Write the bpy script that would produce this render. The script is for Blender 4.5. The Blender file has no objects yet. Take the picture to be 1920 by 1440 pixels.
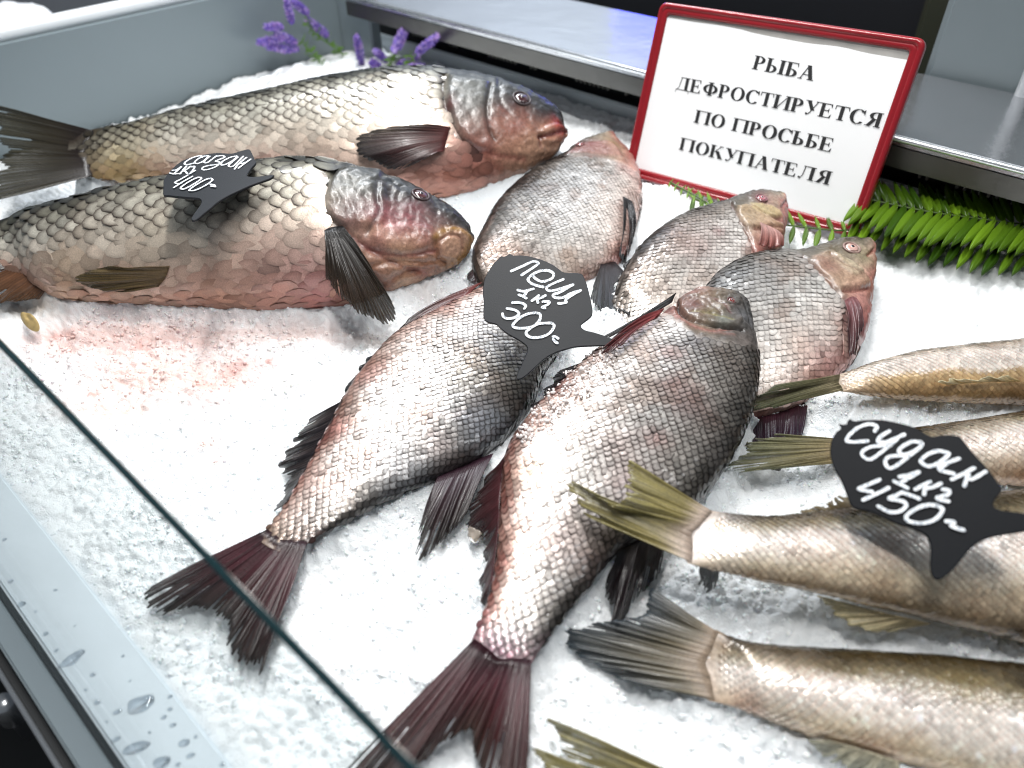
import bpy, math, random
import numpy as np
from mathutils import Matrix, Vector

random.seed(7); rng = np.random.default_rng(7)
scene = bpy.context.scene
COL = scene.collection
PI = math.pi

# ------------------------------------------------------------------ camera
F = 1420.0; CX, CY = 960.0, 720.0
H = 0.47                                   # lens height over the ice
def _axes(v1, v2):
    X = -np.array([v1[0]-CX, -(v1[1]-CY), -F]); X /= np.linalg.norm(X)
    Y = np.array([v2[0]-CX, -(v2[1]-CY), -F]); Y -= X*X.dot(Y); Y /= np.linalg.norm(Y)
    return np.array([X, Y, np.cross(X, Y)])
R = _axes((-1060, -450), (2665, -500))     # x: along the counter, y: across it, z: up
EYE = np.array([0, 0, H])
cam = bpy.data.cameras.new('camera'); camo = bpy.data.objects.new('camera', cam); COL.objects.link(camo)
cam.sensor_width = 36; cam.lens = F/1920*36; cam.clip_start = .01; cam.clip_end = 100
M4 = Matrix.Identity(4)
for i in range(3):
    for j in range(3): M4[i][j] = R[i][j]
M4[2][3] = H
camo.matrix_world = M4
cam.dof.use_dof = True; cam.dof.focus_distance = .70; cam.dof.aperture_fstop = 4.2
scene.camera = camo
scene.cycles.filter_width = 1.0

# ------------------------------------------------------------------ light: lamps over the counter, dim hall
scene.view_settings.view_transform = 'Standard'; scene.view_settings.look = 'None'
scene.view_settings.exposure = 0.0; scene.view_settings.gamma = 1.0
w = bpy.data.worlds.new('World'); scene.world = w; w.use_nodes = True
bg = w.node_tree.nodes['Background']; bg.inputs[0].default_value = (.80, .90, 1.0, 1); bg.inputs[1].default_value = .20
def area(name, loc, aim, sx, sy, power, col=(1, 1, 1)):
    l = bpy.data.lights.new(name, 'AREA'); l.shape = 'RECTANGLE'; l.size = sx; l.size_y = sy; l.energy = power; l.color = col
    o = bpy.data.objects.new(name, l); COL.objects.link(o); o.location = loc
    o.rotation_euler = (Vector(aim)-Vector(loc)).to_track_quat('-Z', 'X').to_euler()
    return o
area('ceiling_lamp', (-.74, .66, 1.38), (-.45, .45, 0), .7, .06, 20, (1, .985, .96))
area('ceiling_lamp', (-.18, .26, 1.35), (-.18, .40, 0), .06, .6, 11, (1, .985, .96))
area('ceiling_lamp', (.35, 1.1, 1.5), (-.1, .5, 0), .8, .12, 4, (.97, .985, 1))

area('reflect_wall_lamp', (-1.9, 1.8, 2.2), (-1.9, 2.45, .5), 1.8, .15, 95, (.92, .96, 1))  # unseen lamp added to light the wall that the steel shelf reflects

# ------------------------------------------------------------------ small maths
def at(x, y, z=0.0):
    d = R @ np.array([x-CX, -(y-CY), -F]); t = (z-H)/d[2]; return EYE+d*t
def at_y(x, y, Y):
    d = R @ np.array([x-CX, -(y-CY), -F]); return EYE+d*(Y/d[1])
def hit(x, y, p, n):
    d = R @ np.array([x-CX, -(y-CY), -F]); t = np.dot(np.array(p)-EYE, n)/np.dot(d, n); return EYE+d*t
def px(P):
    q = (np.asarray(P)-EYE) @ R
    return np.stack([CX+q[..., 0]*F/-q[..., 2], CY-q[..., 1]*F/-q[..., 2]], -1)
def unit(v): return v/np.maximum(np.linalg.norm(v, axis=-1, keepdims=True), 1e-12)
def cr(P, t):
    """Catmull-Rom through P at parameters t in 0..len-1"""
    P = np.asarray(P, float); n = len(P); t = np.clip(np.asarray(t, float), 0, n-1)
    i = np.minimum(t.astype(int), n-2); f = (t-i)[:, None]
    E = np.vstack([2*P[0]-P[1], P, 2*P[-1]-P[-2]])
    a, b, c, d = E[i], E[i+1], E[i+2], E[i+3]
    return .5*((2*b)+(c-a)*f+(2*a-5*b+4*c-d)*f**2+(3*b-a-3*c+d)*f**3)
def resample(P, n):
    P = np.asarray(P, float); s = np.r_[0, np.cumsum(np.linalg.norm(np.diff(P, axis=0), axis=1))]
    u = np.interp(np.linspace(0, s[-1], n), s, np.arange(len(P))); return cr(P, u)
def lin(c):
    if isinstance(c, str):
        c = [int(c[i:i+2], 16)/255 for i in (0, 2, 4)]
        c = [x/12.92 if x <= .04045 else ((x+.055)/1.055)**2.4 for x in c]
    return np.array(c, float)
def _h(i, j, k, seed):
    n = (i*374761393+j*668265263+k*2147483647+seed*974634777) & 0xffffffff
    n = ((n ^ (n >> 13))*1274126177) & 0xffffffff
    return ((n ^ (n >> 16)) & 0xffff)/65535.0
def noise(p, seed=0):
    """smooth value noise, p (...,2|3), range 0..1"""
    p = np.asarray(p, float)
    if p.shape[-1] == 2: p = np.concatenate([p, np.zeros(p.shape[:-1]+(1,))], -1)
    i = np.floor(p).astype(np.int64); f = p-i; f = f*f*(3-2*f)
    out = 0
    for a in (0, 1):
        for b in (0, 1):
            for c in (0, 1):
                wt = (f[..., 0] if a else 1-f[..., 0])*(f[..., 1] if b else 1-f[..., 1])*(f[..., 2] if c else 1-f[..., 2])
                out = out+wt*_h(i[..., 0]+a, i[..., 1]+b, i[..., 2]+c, seed)
    return out
def worley(p, seed=0):
    i = np.floor(p).astype(np.int64); best = np.full(p.shape[:-1], 9.); sec = best.copy()
    for a in (-1, 0, 1):
        for b in (-1, 0, 1):
            ci, cj = i[..., 0]+a, i[..., 1]+b
            dx = ci+_h(ci, cj, ci*0+3, seed)-p[..., 0]; dy = cj+_h(ci, cj, ci*0+5, seed)-p[..., 1]
            d = np.sqrt(dx*dx+dy*dy); sec = np.minimum(sec, np.maximum(d, best)); best = np.minimum(best, d)
    return best, sec
def seg_dist(Q, L):
    """distance of points Q (n,2) from polyline L (m,2)"""
    d = np.full(len(Q), 1e9)
    for a, b in zip(L[:-1], L[1:]):
        ab = b-a; t = np.clip(((Q-a)@ab)/max(ab@ab, 1e-12), 0, 1)
        d = np.minimum(d, np.linalg.norm(Q-(a+t[:, None]*ab), axis=1))
    return d
def inside(Q, poly):
    r = np.zeros(len(Q), bool); n = len(poly)
    for k in range(n):
        a, b = poly[k], poly[(k+1) % n]
        c = ((a[1] > Q[:, 1]) != (b[1] > Q[:, 1]))
        xs = (b[0]-a[0])*(Q[:, 1]-a[1])/((b[1]-a[1]) if abs(b[1]-a[1]) > 1e-12 else 1e-12)+a[0]
        r ^= c & (Q[:, 0] < xs)
    return r
def smooth(x, a, b):
    t = np.clip((x-a)/(b-a), 0, 1); return t*t*(3-2*t)

# ------------------------------------------------------------------ mesh helpers
def mesh(name, V, Fs, mats=(), cols=None, shade=True, attrs=None, matidx=None):
    me = bpy.data.meshes.new(name)
    V = np.asarray(V, float)
    if isinstance(Fs, np.ndarray):
        nf, k = Fs.shape
        me.vertices.add(len(V)); me.vertices.foreach_set('co', V.astype(np.float32).ravel())
        me.loops.add(nf*k); me.loops.foreach_set('vertex_index', Fs.astype(np.int32).ravel())
        me.polygons.add(nf); me.polygons.foreach_set('loop_start', np.arange(0, nf*k, k, dtype=np.int32))
        me.polygons.foreach_set('loop_total', np.full(nf, k, np.int32))
        me.update(calc_edges=True)
    else:
        me.from_pydata(V.tolist(), [], [list(map(int, f)) for f in Fs]); me.update()
    for m in mats: me.materials.append(m)
    if cols is not None:
        a = me.color_attributes.new('Col', 'FLOAT_COLOR', 'POINT')
        cols = np.asarray(cols); c = np.ones((len(V), 4), np.float32); c[:, :cols.shape[1]] = np.clip(cols, 0, 1); a.data.foreach_set('color', c.ravel())
    for k_, v_ in (attrs or {}).items():
        a = me.attributes.new(k_, 'FLOAT', 'POINT'); a.data.foreach_set('value', np.asarray(v_, np.float32))
    if matidx is not None: me.polygons.foreach_set('material_index', np.asarray(matidx, np.int32))
    if shade: me.polygons.foreach_set('use_smooth', np.ones(len(me.polygons), bool))
    return me
def link(name, me, parent=None):
    o = bpy.data.objects.new(name, me); COL.objects.link(o)
    if parent is not None: o.parent = parent
    return o
def obj(name, V, Fs, m, parent=None, **k):
    return link(name, mesh(name, V, Fs, (m,) if not isinstance(m, (tuple, list)) else m, **k), parent)
def thing(name, label, cat, group=None, me=None):
    o = bpy.data.objects.new(name, me); COL.objects.link(o); tag(o, label, cat, group); return o
def tag(o, label, cat, group=None):
    o['label'] = label; o['category'] = cat
    if group: o['group'] = group
    return o
def struct(o): o['kind'] = 'structure'; return o
def stuff(o): o['kind'] = 'stuff'; return o
class MB:
    def __init__(s): s.V = []; s.F = []
    def add(s, V, Fs):
        n = len(s.V); s.V += [tuple(v) for v in V]; s.F += [tuple(i+n for i in f) for f in Fs]; return s
    def box(s, x0, x1, y0, y1, z0, z1, bev=0.0):
        if bev <= 0:
            V = [(x, y, z) for x in (x0, x1) for y in (y0, y1) for z in (z0, z1)]
            Fs = [(0, 1, 3, 2), (4, 6, 7, 5), (0, 4, 5, 1), (2, 3, 7, 6), (0, 2, 6, 4), (1, 5, 7, 3)]
            return s.add(V, Fs)
        import bmesh
        bm = bmesh.new(); bmesh.ops.create_cube(bm, size=1)
        for v in bm.verts: v.co = Vector((x0+(v.co.x+.5)*(x1-x0), y0+(v.co.y+.5)*(y1-y0), z0+(v.co.z+.5)*(z1-z0)))
        bmesh.ops.bevel(bm, geom=bm.edges[:], offset=bev, segments=3, affect='EDGES')
        bm.verts.index_update()
        s.add([v.co[:] for v in bm.verts], [[v.index for v in f.verts] for f in bm.faces]); bm.free(); return s
    def tube(s, pts, r, n=8, caps=True):
        pts = np.asarray(pts, float); m = len(pts); r = np.broadcast_to(np.asarray(r, float), (m,))
        T = unit(np.gradient(pts, axis=0)); up = np.array([.31, .17, .93]); N = unit(np.cross(T, up)); B = np.cross(T, N)
        a = np.linspace(0, 2*PI, n, endpoint=False)
        V = (pts[:, None]+r[:, None, None]*(np.cos(a)[None, :, None]*N[:, None]+np.sin(a)[None, :, None]*B[:, None])).reshape(-1, 3)
        Fs = [(i*n+k, i*n+(k+1) % n, (i+1)*n+(k+1) % n, (i+1)*n+k) for i in range(m-1) for k in range(n)]
        if caps: Fs += [tuple(range(n))[::-1], tuple((m-1)*n+k for k in range(n))]
        return s.add(V, Fs)
    def obj(s, name, m, parent=None, shade=False): return obj(name, s.V, s.F, m, parent, shade=shade)
def grid_faces(nu, nv, wrap=False):
    i = np.arange(nu-1)[:, None]; j = np.arange(nv if wrap else nv-1)[None]; j2 = (j+1) % nv
    return np.stack([i*nv+j, i*nv+j2, (i+1)*nv+j2, (i+1)*nv+j], -1).reshape(-1, 4)

# ------------------------------------------------------------------ materials
def nodes(name):
    m = bpy.data.materials.new(name); m.use_nodes = True; return m, m.node_tree, m.node_tree.nodes['Principled BSDF']
def setp(b, **k):
    for n, v in k.items():
        n = n.replace('_', ' ')
        b.inputs[n].default_value = (*v, 1) if isinstance(v, (tuple, list, np.ndarray)) and len(v) == 3 and b.inputs[n].type == 'RGBA' else v
def plain(name, col, rough=.5, metal=0., bump=0., bscale=200., var=0., vscale=30., coat=0., spec=.5):
    m, nt, b = nodes(name); c = lin(col)
    setp(b, Base_Color=tuple(c), Roughness=rough, Metallic=metal, Coat_Weight=coat, Specular_IOR_Level=spec)
    if var or bump:
        tc = nt.nodes.new('ShaderNodeNewGeometry')
        n = nt.nodes.new('ShaderNodeTexNoise'); n.inputs['Scale'].default_value = vscale; n.inputs['Detail'].default_value = 6
        nt.links.new(tc.outputs['Position'], n.inputs['Vector'])
        if var:
            mp = nt.nodes.new('ShaderNodeMix'); mp.data_type = 'RGBA'
            mp.inputs[6].default_value = (*np.clip(c*(1-var), 0, 1), 1); mp.inputs[7].default_value = (*np.clip(c*(1+var), 0, 1), 1)
            nt.links.new(n.outputs['Fac'], mp.inputs[0]); nt.links.new(mp.outputs[2], b.inputs['Base Color'])
        if bump:
            n2 = nt.nodes.new('ShaderNodeTexNoise'); n2.inputs['Scale'].default_value = bscale; n2.inputs['Detail'].default_value = 5
            nt.links.new(tc.outputs['Position'], n2.inputs['Vector'])
            bp = nt.nodes.new('ShaderNodeBump'); bp.inputs['Strength'].default_value = bump; bp.inputs['Distance'].default_value = .001
            nt.links.new(n2.outputs['Fac'], bp.inputs['Height']); nt.links.new(bp.outputs['Normal'], b.inputs['Normal'])
    return m
def thin_skin(m):
    nt = m.node_tree; b = nt.nodes['Principled BSDF']; out = [n for n in nt.nodes if n.type == 'OUTPUT_MATERIAL'][0]
    tl = nt.nodes.new('ShaderNodeBsdfTranslucent'); src = b.inputs['Base Color'].links[0].from_socket; nt.links.new(src, tl.inputs['Color'])
    m1 = nt.nodes.new('ShaderNodeMixShader'); m1.inputs[0].default_value = .25; nt.links.new(b.outputs[0], m1.inputs[1]); nt.links.new(tl.outputs[0], m1.inputs[2])
    tp = nt.nodes.new('ShaderNodeBsdfTransparent'); m2 = nt.nodes.new('ShaderNodeMixShader'); a = nt.nodes.new('ShaderNodeVertexColor'); a.layer_name = 'Col'
    nt.links.new(a.outputs['Alpha'], m2.inputs[0]); nt.links.new(tp.outputs[0], m2.inputs[1]); nt.links.new(m1.outputs[0], m2.inputs[2]); nt.links.new(m2.outputs[0], out.inputs['Surface']); return m
def skin_mat(name, src, rough=.3, coat=.5, metal=0., fine=.35, fscale=500., bump=.25, rim=False, rimcol=.25, sss=0.):
    """wet fish skin / scales: colour from vertex colours or the object's colour, fine speckle on top"""
    m, nt, b = nodes(name)
    setp(b, Roughness=rough, Coat_Weight=coat, Coat_Roughness=.12, Metallic=metal, Specular_IOR_Level=.5)
    if sss: setp(b, Subsurface_Weight=sss, Subsurface_Scale=.004)
    if src == 'object': oi_ = nt.nodes.new('ShaderNodeObjectInfo'); c = oi_.outputs['Color']; al_ = oi_.outputs['Alpha']
    else:
        a = nt.nodes.new('ShaderNodeVertexColor'); a.layer_name = 'Col'; c = a.outputs['Color']; al_ = a.outputs['Alpha']
    g = nt.nodes.new('ShaderNodeNewGeometry')
    n = nt.nodes.new('ShaderNodeTexNoise'); n.inputs['Scale'].default_value = fscale; n.inputs['Detail'].default_value = 4; n.inputs['Roughness'].default_value = .7
    nt.links.new(g.outputs['Position'], n.inputs['Vector'])
    mr = nt.nodes.new('ShaderNodeMapRange'); mr.inputs[1].default_value = .25; mr.inputs[2].default_value = .75
    mr.inputs[3].default_value = 1-fine; mr.inputs[4].default_value = 1+fine*.6
    nt.links.new(n.outputs['Fac'], mr.inputs[0])
    mx = nt.nodes.new('ShaderNodeMix'); mx.data_type = 'RGBA'; mx.blend_type = 'MULTIPLY'; mx.inputs[0].default_value = 1
    nt.links.new(c, mx.inputs[6]); nt.links.new(mr.outputs[0], mx.inputs[7]); c = mx.outputs[2]
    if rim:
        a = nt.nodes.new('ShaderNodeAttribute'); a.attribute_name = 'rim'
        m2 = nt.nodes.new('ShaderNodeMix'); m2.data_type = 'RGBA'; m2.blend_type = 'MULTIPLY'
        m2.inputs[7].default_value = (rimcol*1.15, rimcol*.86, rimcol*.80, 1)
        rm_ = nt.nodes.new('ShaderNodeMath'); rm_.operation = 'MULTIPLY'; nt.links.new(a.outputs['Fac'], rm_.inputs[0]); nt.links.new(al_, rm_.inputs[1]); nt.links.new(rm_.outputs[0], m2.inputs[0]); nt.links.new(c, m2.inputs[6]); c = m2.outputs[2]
    nt.links.new(c, b.inputs['Base Color'])
    if bump:
        bp = nt.nodes.new('ShaderNodeBump'); bp.inputs['Strength'].default_value = bump; bp.inputs['Distance'].default_value = .0006
        n3 = nt.nodes.new('ShaderNodeTexNoise'); n3.inputs['Scale'].default_value = fscale*.7; n3.inputs['Detail'].default_value = 3
        nt.links.new(g.outputs['Position'], n3.inputs['Vector'])
        nt.links.new(n3.outputs['Fac'], bp.inputs['Height']); nt.links.new(bp.outputs['Normal'], b.inputs['Normal'])
    return m
M_SKIN = skin_mat('fish_skin', 'vertex', .36, .12, fine=.5, fscale=330, bump=.9)
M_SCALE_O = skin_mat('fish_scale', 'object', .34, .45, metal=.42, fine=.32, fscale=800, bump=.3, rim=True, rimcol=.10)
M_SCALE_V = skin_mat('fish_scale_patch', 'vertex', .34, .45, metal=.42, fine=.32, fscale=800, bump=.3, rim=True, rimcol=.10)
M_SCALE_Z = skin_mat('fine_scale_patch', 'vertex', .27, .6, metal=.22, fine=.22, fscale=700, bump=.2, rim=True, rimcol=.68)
M_FIN = skin_mat('fish_fin', 'vertex', .36, .15, fine=.35, fscale=600, bump=.3)
thin_skin(M_FIN)
M_PUPIL = plain('pupil', (.01, .008, .01), .08, coat=1)
M_BLACK = plain('black_board', '1a1d22', .45, spec=.22, bump=.12, bscale=900, var=.12, vscale=60)
M_BLACK_NOSHEEN = plain('black_board_nosheen', '121418', .5, bump=.12, bscale=900, var=.12, vscale=60, spec=.10)  # same board, darker and duller to paint a tag catching no sheen
def chalk_mat():
    m, nt, b = nodes('white_marker'); setp(b, Roughness=.6)
    g = nt.nodes.new('ShaderNodeNewGeometry'); n = nt.nodes.new('ShaderNodeTexNoise')
    n.inputs['Scale'].default_value = 900; n.inputs['Detail'].default_value = 4; nt.links.new(g.outputs['Position'], n.inputs['Vector'])
    r = nt.nodes.new('ShaderNodeValToRGB'); r.color_ramp.elements[0].position = .36; r.color_ramp.elements[0].color = (.22, .26, .32, 1)
    r.color_ramp.elements[1].position = .52; r.color_ramp.elements[1].color = (.84, .87, .90, 1)
    nt.links.new(n.outputs['Fac'], r.inputs[0]); nt.links.new(r.outputs[0], b.inputs['Base Color']); return m
M_CHALK = chalk_mat()
M_RED = plain('red_plastic', '8c1620', .28, coat=.3, bump=.06, bscale=300)
M_PAPER = plain('white_paper', (.93, .94, .955), .45, var=.02, vscale=14)
M_INK = plain('black_ink', (.02, .02, .022), .6)
def steel(name, col, rough, var=.25):
    m, nt, b = nodes(name); setp(b, Metallic=.92, Roughness=rough, Base_Color=tuple(lin(col)))
    g = nt.nodes.new('ShaderNodeNewGeometry'); mp = nt.nodes.new('ShaderNodeMapping'); mp.inputs['Scale'].default_value = (6, 60, 60)
    n = nt.nodes.new('ShaderNodeTexNoise'); n.inputs['Scale'].default_value = 6; n.inputs['Detail'].default_value = 8
    nt.links.new(g.outputs['Position'], mp.inputs[0]); nt.links.new(mp.outputs[0], n.inputs['Vector'])
    mr = nt.nodes.new('ShaderNodeMapRange'); mr.inputs[3].default_value = rough*(1-var); mr.inputs[4].default_value = rough*(1+var)
    nt.links.new(n.outputs['Fac'], mr.inputs[0]); nt.links.new(mr.outputs[0], b.inputs['Roughness'])
    n4 = nt.nodes.new('ShaderNodeTexNoise'); n4.inputs['Scale'].default_value = 14; n4.inputs['Detail'].default_value = 5; nt.links.new(g.outputs['Position'], n4.inputs['Vector'])
    bp = nt.nodes.new('ShaderNodeBump'); bp.inputs['Strength'].default_value = .55; bp.inputs['Distance'].default_value = .004
    nt.links.new(n4.outputs['Fac'], bp.inputs['Height']); nt.links.new(bp.outputs[0], b.inputs['Normal']); return m
M_STEEL = steel('brushed_steel', (.55, .56, .58), .22)
M_DKSTEEL = steel('dark_steel', (.22, .22, .23), .35)
M_WHITEPVC = plain('white_pvc', (.78, .85, .90), .30, coat=.25, var=.07, vscale=25, bump=.05, bscale=120)
M_GREYPVC = plain('grey_pvc', (.17, .205, .225), .38, var=.06, vscale=12)
M_WALL = plain('grey_enamel', (.155, .19, .205), .38, var=.05, vscale=5, coat=.1)
M_RIM = plain('white_rim', (.72, .75, .77), .3, coat=.2)
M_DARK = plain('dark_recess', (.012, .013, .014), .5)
M_GREEN = None

# ------------------------------------------------------------------ the counter
def part(mb, name, m, parent=None, shade=False): return mb.obj(name, m, parent, shade)
X0, X1 = -1.31, .75
counter = thing('display_counter', 'grey fish counter trough with white front ledge holding the ice', 'counter')
part(MB().box(-1.40, X1, -.0125, .0315, -.05, .003, .002), 'front_ledge', M_WHITEPVC, counter)
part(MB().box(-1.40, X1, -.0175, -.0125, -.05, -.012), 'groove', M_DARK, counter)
part(MB().box(-1.40, X1, -.0325, -.0175, -.06, -.002, .0015), 'front_trim', M_GREYPVC, counter)
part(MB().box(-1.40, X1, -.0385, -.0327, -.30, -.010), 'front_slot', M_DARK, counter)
part(MB().box(-1.40, X1, -.0415, -.0387, -.12, -.004, .0008), 'metal_edge', M_STEEL, counter)
part(MB().box(-1.40, X1, -.0400, -.0388, -.9, -.121), 'front_panel', M_DKSTEEL, counter)
# end wall on the left, with rim
part(MB().box(-1.345, X0, .032, .955, -.06, .150), 'end_wall', M_WALL, counter)
rimp = [(-1.335, y, .158) for y in np.linspace(.02, .96, 12)]
part(MB().tube(rimp, .012, 12), 'wall_rim', M_RIM, counter, True)
part(MB().box(-1.362, -1.346, .02, .96, .05, .150, .004), 'rim_flange', M_RIM, counter)
part(MB().box(X0, -1.215, .935, .96, -.06, .30, .003), 'corner_shade_strip', plain('corner_shade_grey', (.20, .24, .26), .4), counter)  # grey upright standing in for the shade in the wall corner
part(MB().box(-1.34, X1, .03, 1.05, -.08, -.045), 'trough_floor', M_GREYPVC, counter)
# back: ledge, vent, steel shelf
back = thing('steel_shelf', 'brushed steel serving shelf with a vent running along the back of the counter', 'shelf')
part(MB().box(-1.31, X1, .995, 1.0015, -.06, .038, .002), 'back_ledge', plain('ledge_grey', (.40, .44, .46), .4), back)
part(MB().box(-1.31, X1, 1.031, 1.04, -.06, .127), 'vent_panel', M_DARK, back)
gr = MB()
for k in range(150):
    xx = -1.2+k*.0092
    if (k//7) % 3 != 2 and k % 11 < 8: gr.box(xx, xx+.003, 1.024, 1.029, .040, .092)
stuff(part(gr, 'vent_grille', plain('grille_grey', (.36, .35, .31), .4, .6), back))
part(MB().box(-1.24, X1, .905, 1.135, .118, .130, .0025), 'shelf_top', M_STEEL, back)
part(MB().box(-1.24, X1, .9055, .9085, .094, .1175), 'shelf_lip', steel('lip_steel', (.13, .127, .12), .36), back)
part(MB().box(-1.24, X1, .9085, .935, .094, .0965), 'lip_return', M_DKSTEEL, back)
part(MB().tube([(-1.24, .9055, .1265), (-.5, .9055, .1265), (X1, .9055, .1265)], .0036, 10), 'edge_highlight', steel('highlight_steel', (.85, .87, .9), .28), back, True)  # lighter bead added to draw the highlight along the shelf's front edge
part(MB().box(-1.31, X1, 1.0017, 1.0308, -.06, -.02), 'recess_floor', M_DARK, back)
# behind the shelf
pan = thing('grey_cabinet', 'grey enamel cabinet side with a white upright pipe behind the steel shelf', 'cabinet')
part(MB().box(-.30, .9, 1.145, 1.9, -.9, 1.1, .01), 'cabinet_side', M_WALL, pan)
pp = MB().tube([(-.175, 1.130, z) for z in np.linspace(.13, .9, 6)], .0085, 12); part(pp, 'pipe', M_RIM, pan, True)
dk = thing('dark_cabinet', 'black cabinet standing in shade behind the sign and shelf', 'cabinet')
part(MB().box(-1.5, -.42, 1.55, 2.0, -.9, .165, .01), 'cabinet_front', plain('black_paint', (.012, .013, .016), .45), dk)
part(MB().box(-.40, -.315, 1.4, 1.46, -.9, .7, .01), 'cabinet_post', plain('dark_olive', (.03, .033, .022), .4), dk)
led = thing('lamp_strip', 'small blue light strip on the dark cabinet behind the shelf', 'lamp')
mled, nt, b = nodes('blue_light'); setp(b, Base_Color=(.05, .05, .4), Emission_Color=(.05, .07, 1.0), Emission_Strength=5.5)
part(MB().box(-1.10, -.86, 1.56, 1.59, .1655, .29, .004), 'light_cover', mled, led)
hw = MB().box(-3.2, 1.6, 2.45, 2.55, -.9, 1.7).obj('reflect_wall', plain('pale_blue_grey_wall', (.62, .68, .76), .5)); struct(hw)  # unseen wall added as something bright for the shelf to mirror
# things beyond the end wall
def sack():
    n, m_ = 26, 36; u = np.linspace(0, PI, n); v = np.linspace(0, 2*PI, m_, endpoint=False)
    U, V_ = np.meshgrid(u, v, indexing='ij'); P = np.stack([np.sin(U)*np.cos(V_), np.sin(U)*np.sin(V_), np.cos(U)], -1)
    d = 1+.35*(noise(P*2.2+3, 5)-.5)+.16*(noise(P*6+7, 8)-.5)
    P = P*d[..., None]*np.array([.075, .075, .04]); return P.reshape(-1, 3), grid_faces(n, m_, True)
Vs, Fs = sack()
sk = thing('plastic_bag', 'crumpled white plastic bag lying beyond the end wall rim', 'bag')
obj('bag_skin', Vs+np.array([-1.78, .52, .06]), Fs, plain('white_film', (.85, .86, .88), .35), sk)
nb = thing('neighbour_counter', 'dark neighbouring counter top beyond the white rim, far left', 'counter')
part(MB().box(-3.2, -1.46, -.4, 2.6, -.9, .02, .01), 'counter_top', plain('charcoal', (.035, .037, .042), .35), nb)
fl = MB().box(-6, 6, -5, 6, -.95, -.90).obj('floor', plain('market_floor', (.05, .05, .05), .35, bump=.2, bscale=30, var=.3, vscale=8)); struct(fl)
kb = thing('chrome_knob', 'round chrome knob below the front edge of the counter', 'knob')
kb_c = at(4, 1318, -.03); kp = MB()
kp.tube([kb_c+np.array([0, 0, -.02]), kb_c+np.array([0, 0, 0]), kb_c+np.array([0, 0, .004])], [.0085, .0085, .005], 20); part(kp, 'knob_head', M_STEEL, kb, True)
part(MB().box(kb_c[0]-.008, kb_c[0]+.008, kb_c[1]-.004, -.0417, kb_c[2]-.04, kb_c[2]-.02), 'knob_stem', M_DKSTEEL, kb)

# ------------------------------------------------------------------ glass pane leaning over the ice
def glass():
    m = bpy.data.materials.new('clear_glass'); m.use_nodes = True; nt = m.node_tree; nt.nodes.clear()
    out = nt.nodes.new('ShaderNodeOutputMaterial'); tr = nt.nodes.new('ShaderNodeBsdfTransparent'); gl = nt.nodes.new('ShaderNodeBsdfGlossy')
    tr.inputs[0].default_value = (.89, .91, .912, 1); gl.inputs['Roughness'].default_value = .02
    lw = nt.nodes.new('ShaderNodeLayerWeight'); lw.inputs[0].default_value = .5; pw = nt.nodes.new('ShaderNodeMath'); pw.operation = 'POWER'; pw.inputs[1].default_value = 5; fr = nt.nodes.new('ShaderNodeMath'); fr.operation = 'MULTIPLY_ADD'; fr.inputs[1].default_value = .9; fr.inputs[2].default_value = .035
    nt.links.new(lw.outputs['Facing'], pw.inputs[0]); nt.links.new(pw.outputs[0], fr.inputs[0]); mx = nt.nodes.new('ShaderNodeMixShader')
    nt.links.new(fr.outputs[0], mx.inputs[0]); nt.links.new(tr.outputs[0], mx.inputs[1]); nt.links.new(gl.outputs[0], mx.inputs[2])
    nt.links.new(mx.outputs[0], out.inputs['Surface']); return m
gp = thing('glass_pane', 'clear leaning glass pane with a dark green polished top edge', 'glass pane')
yb, zb, yt, zt = -.0150, -.008, .0660, .180
dirv = np.array([0, yt-yb, zt-zb]); dirv /= np.linalg.norm(dirv); nn = np.array([0, -dirv[2], dirv[1]]); th = .0046
P0 = np.array([0, yb, zb]); P1 = np.array([0, yt, zt])
Vg = [p+nn*s+np.array([x, 0, 0]) for x in (-1.30, .74) for p in (P0, P1) for s in (0, th)]
obj('glass_sheet', Vg, [(0, 4, 6, 2), (1, 3, 7, 5)], glass(), gp, shade=False)
e = MB(); Pa, Pb = P1, P1+nn*th
ed = [Pa-dirv*.0005, Pa+dirv*.0012+nn*.0007, (Pa+Pb)/2+dirv*.0024, Pb+dirv*.0012-nn*.0007, Pb-dirv*.0005]
e.add([p+np.array([x, 0, 0]) for x in (-1.30, .74) for p in ed], [(i, i+1, 6+i, 5+i) for i in range(4)]+[(4, 0, 5, 9)])
m_edge, nt_, b_ = nodes('glass_edge'); setp(b_, Base_Color=(.005, .022, .026), Roughness=.12, Coat_Weight=.5)
part(e, 'polished_edge', m_edge, gp, False)

# ------------------------------------------------------------------ scales
def scale_mesh(name, mats, length=1.0, carp=False):
    """unit scale: x backwards (free edge), y across, z out; 31 verts, 50 tris"""
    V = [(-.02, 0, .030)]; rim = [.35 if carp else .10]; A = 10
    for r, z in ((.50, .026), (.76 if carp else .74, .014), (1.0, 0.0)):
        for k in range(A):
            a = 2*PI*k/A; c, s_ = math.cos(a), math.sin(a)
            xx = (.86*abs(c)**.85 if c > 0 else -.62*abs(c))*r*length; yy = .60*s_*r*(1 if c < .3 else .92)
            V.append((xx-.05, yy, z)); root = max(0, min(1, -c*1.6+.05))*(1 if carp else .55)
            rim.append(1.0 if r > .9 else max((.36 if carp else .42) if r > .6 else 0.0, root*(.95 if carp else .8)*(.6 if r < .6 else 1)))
    Fs = [(0, 1+k, 1+(k+1) % A) for k in range(A)]
    for q in (0, 1):
        Fs += [(1+q*A+k, 1+(q+1)*A+k, 1+(q+1)*A+(k+1) % A, 1+q*A+(k+1) % A) for k in range(A)]
    return np.array(V), Fs, np.array(rim)
SV, SF, SR = scale_mesh('scale', ())
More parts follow.
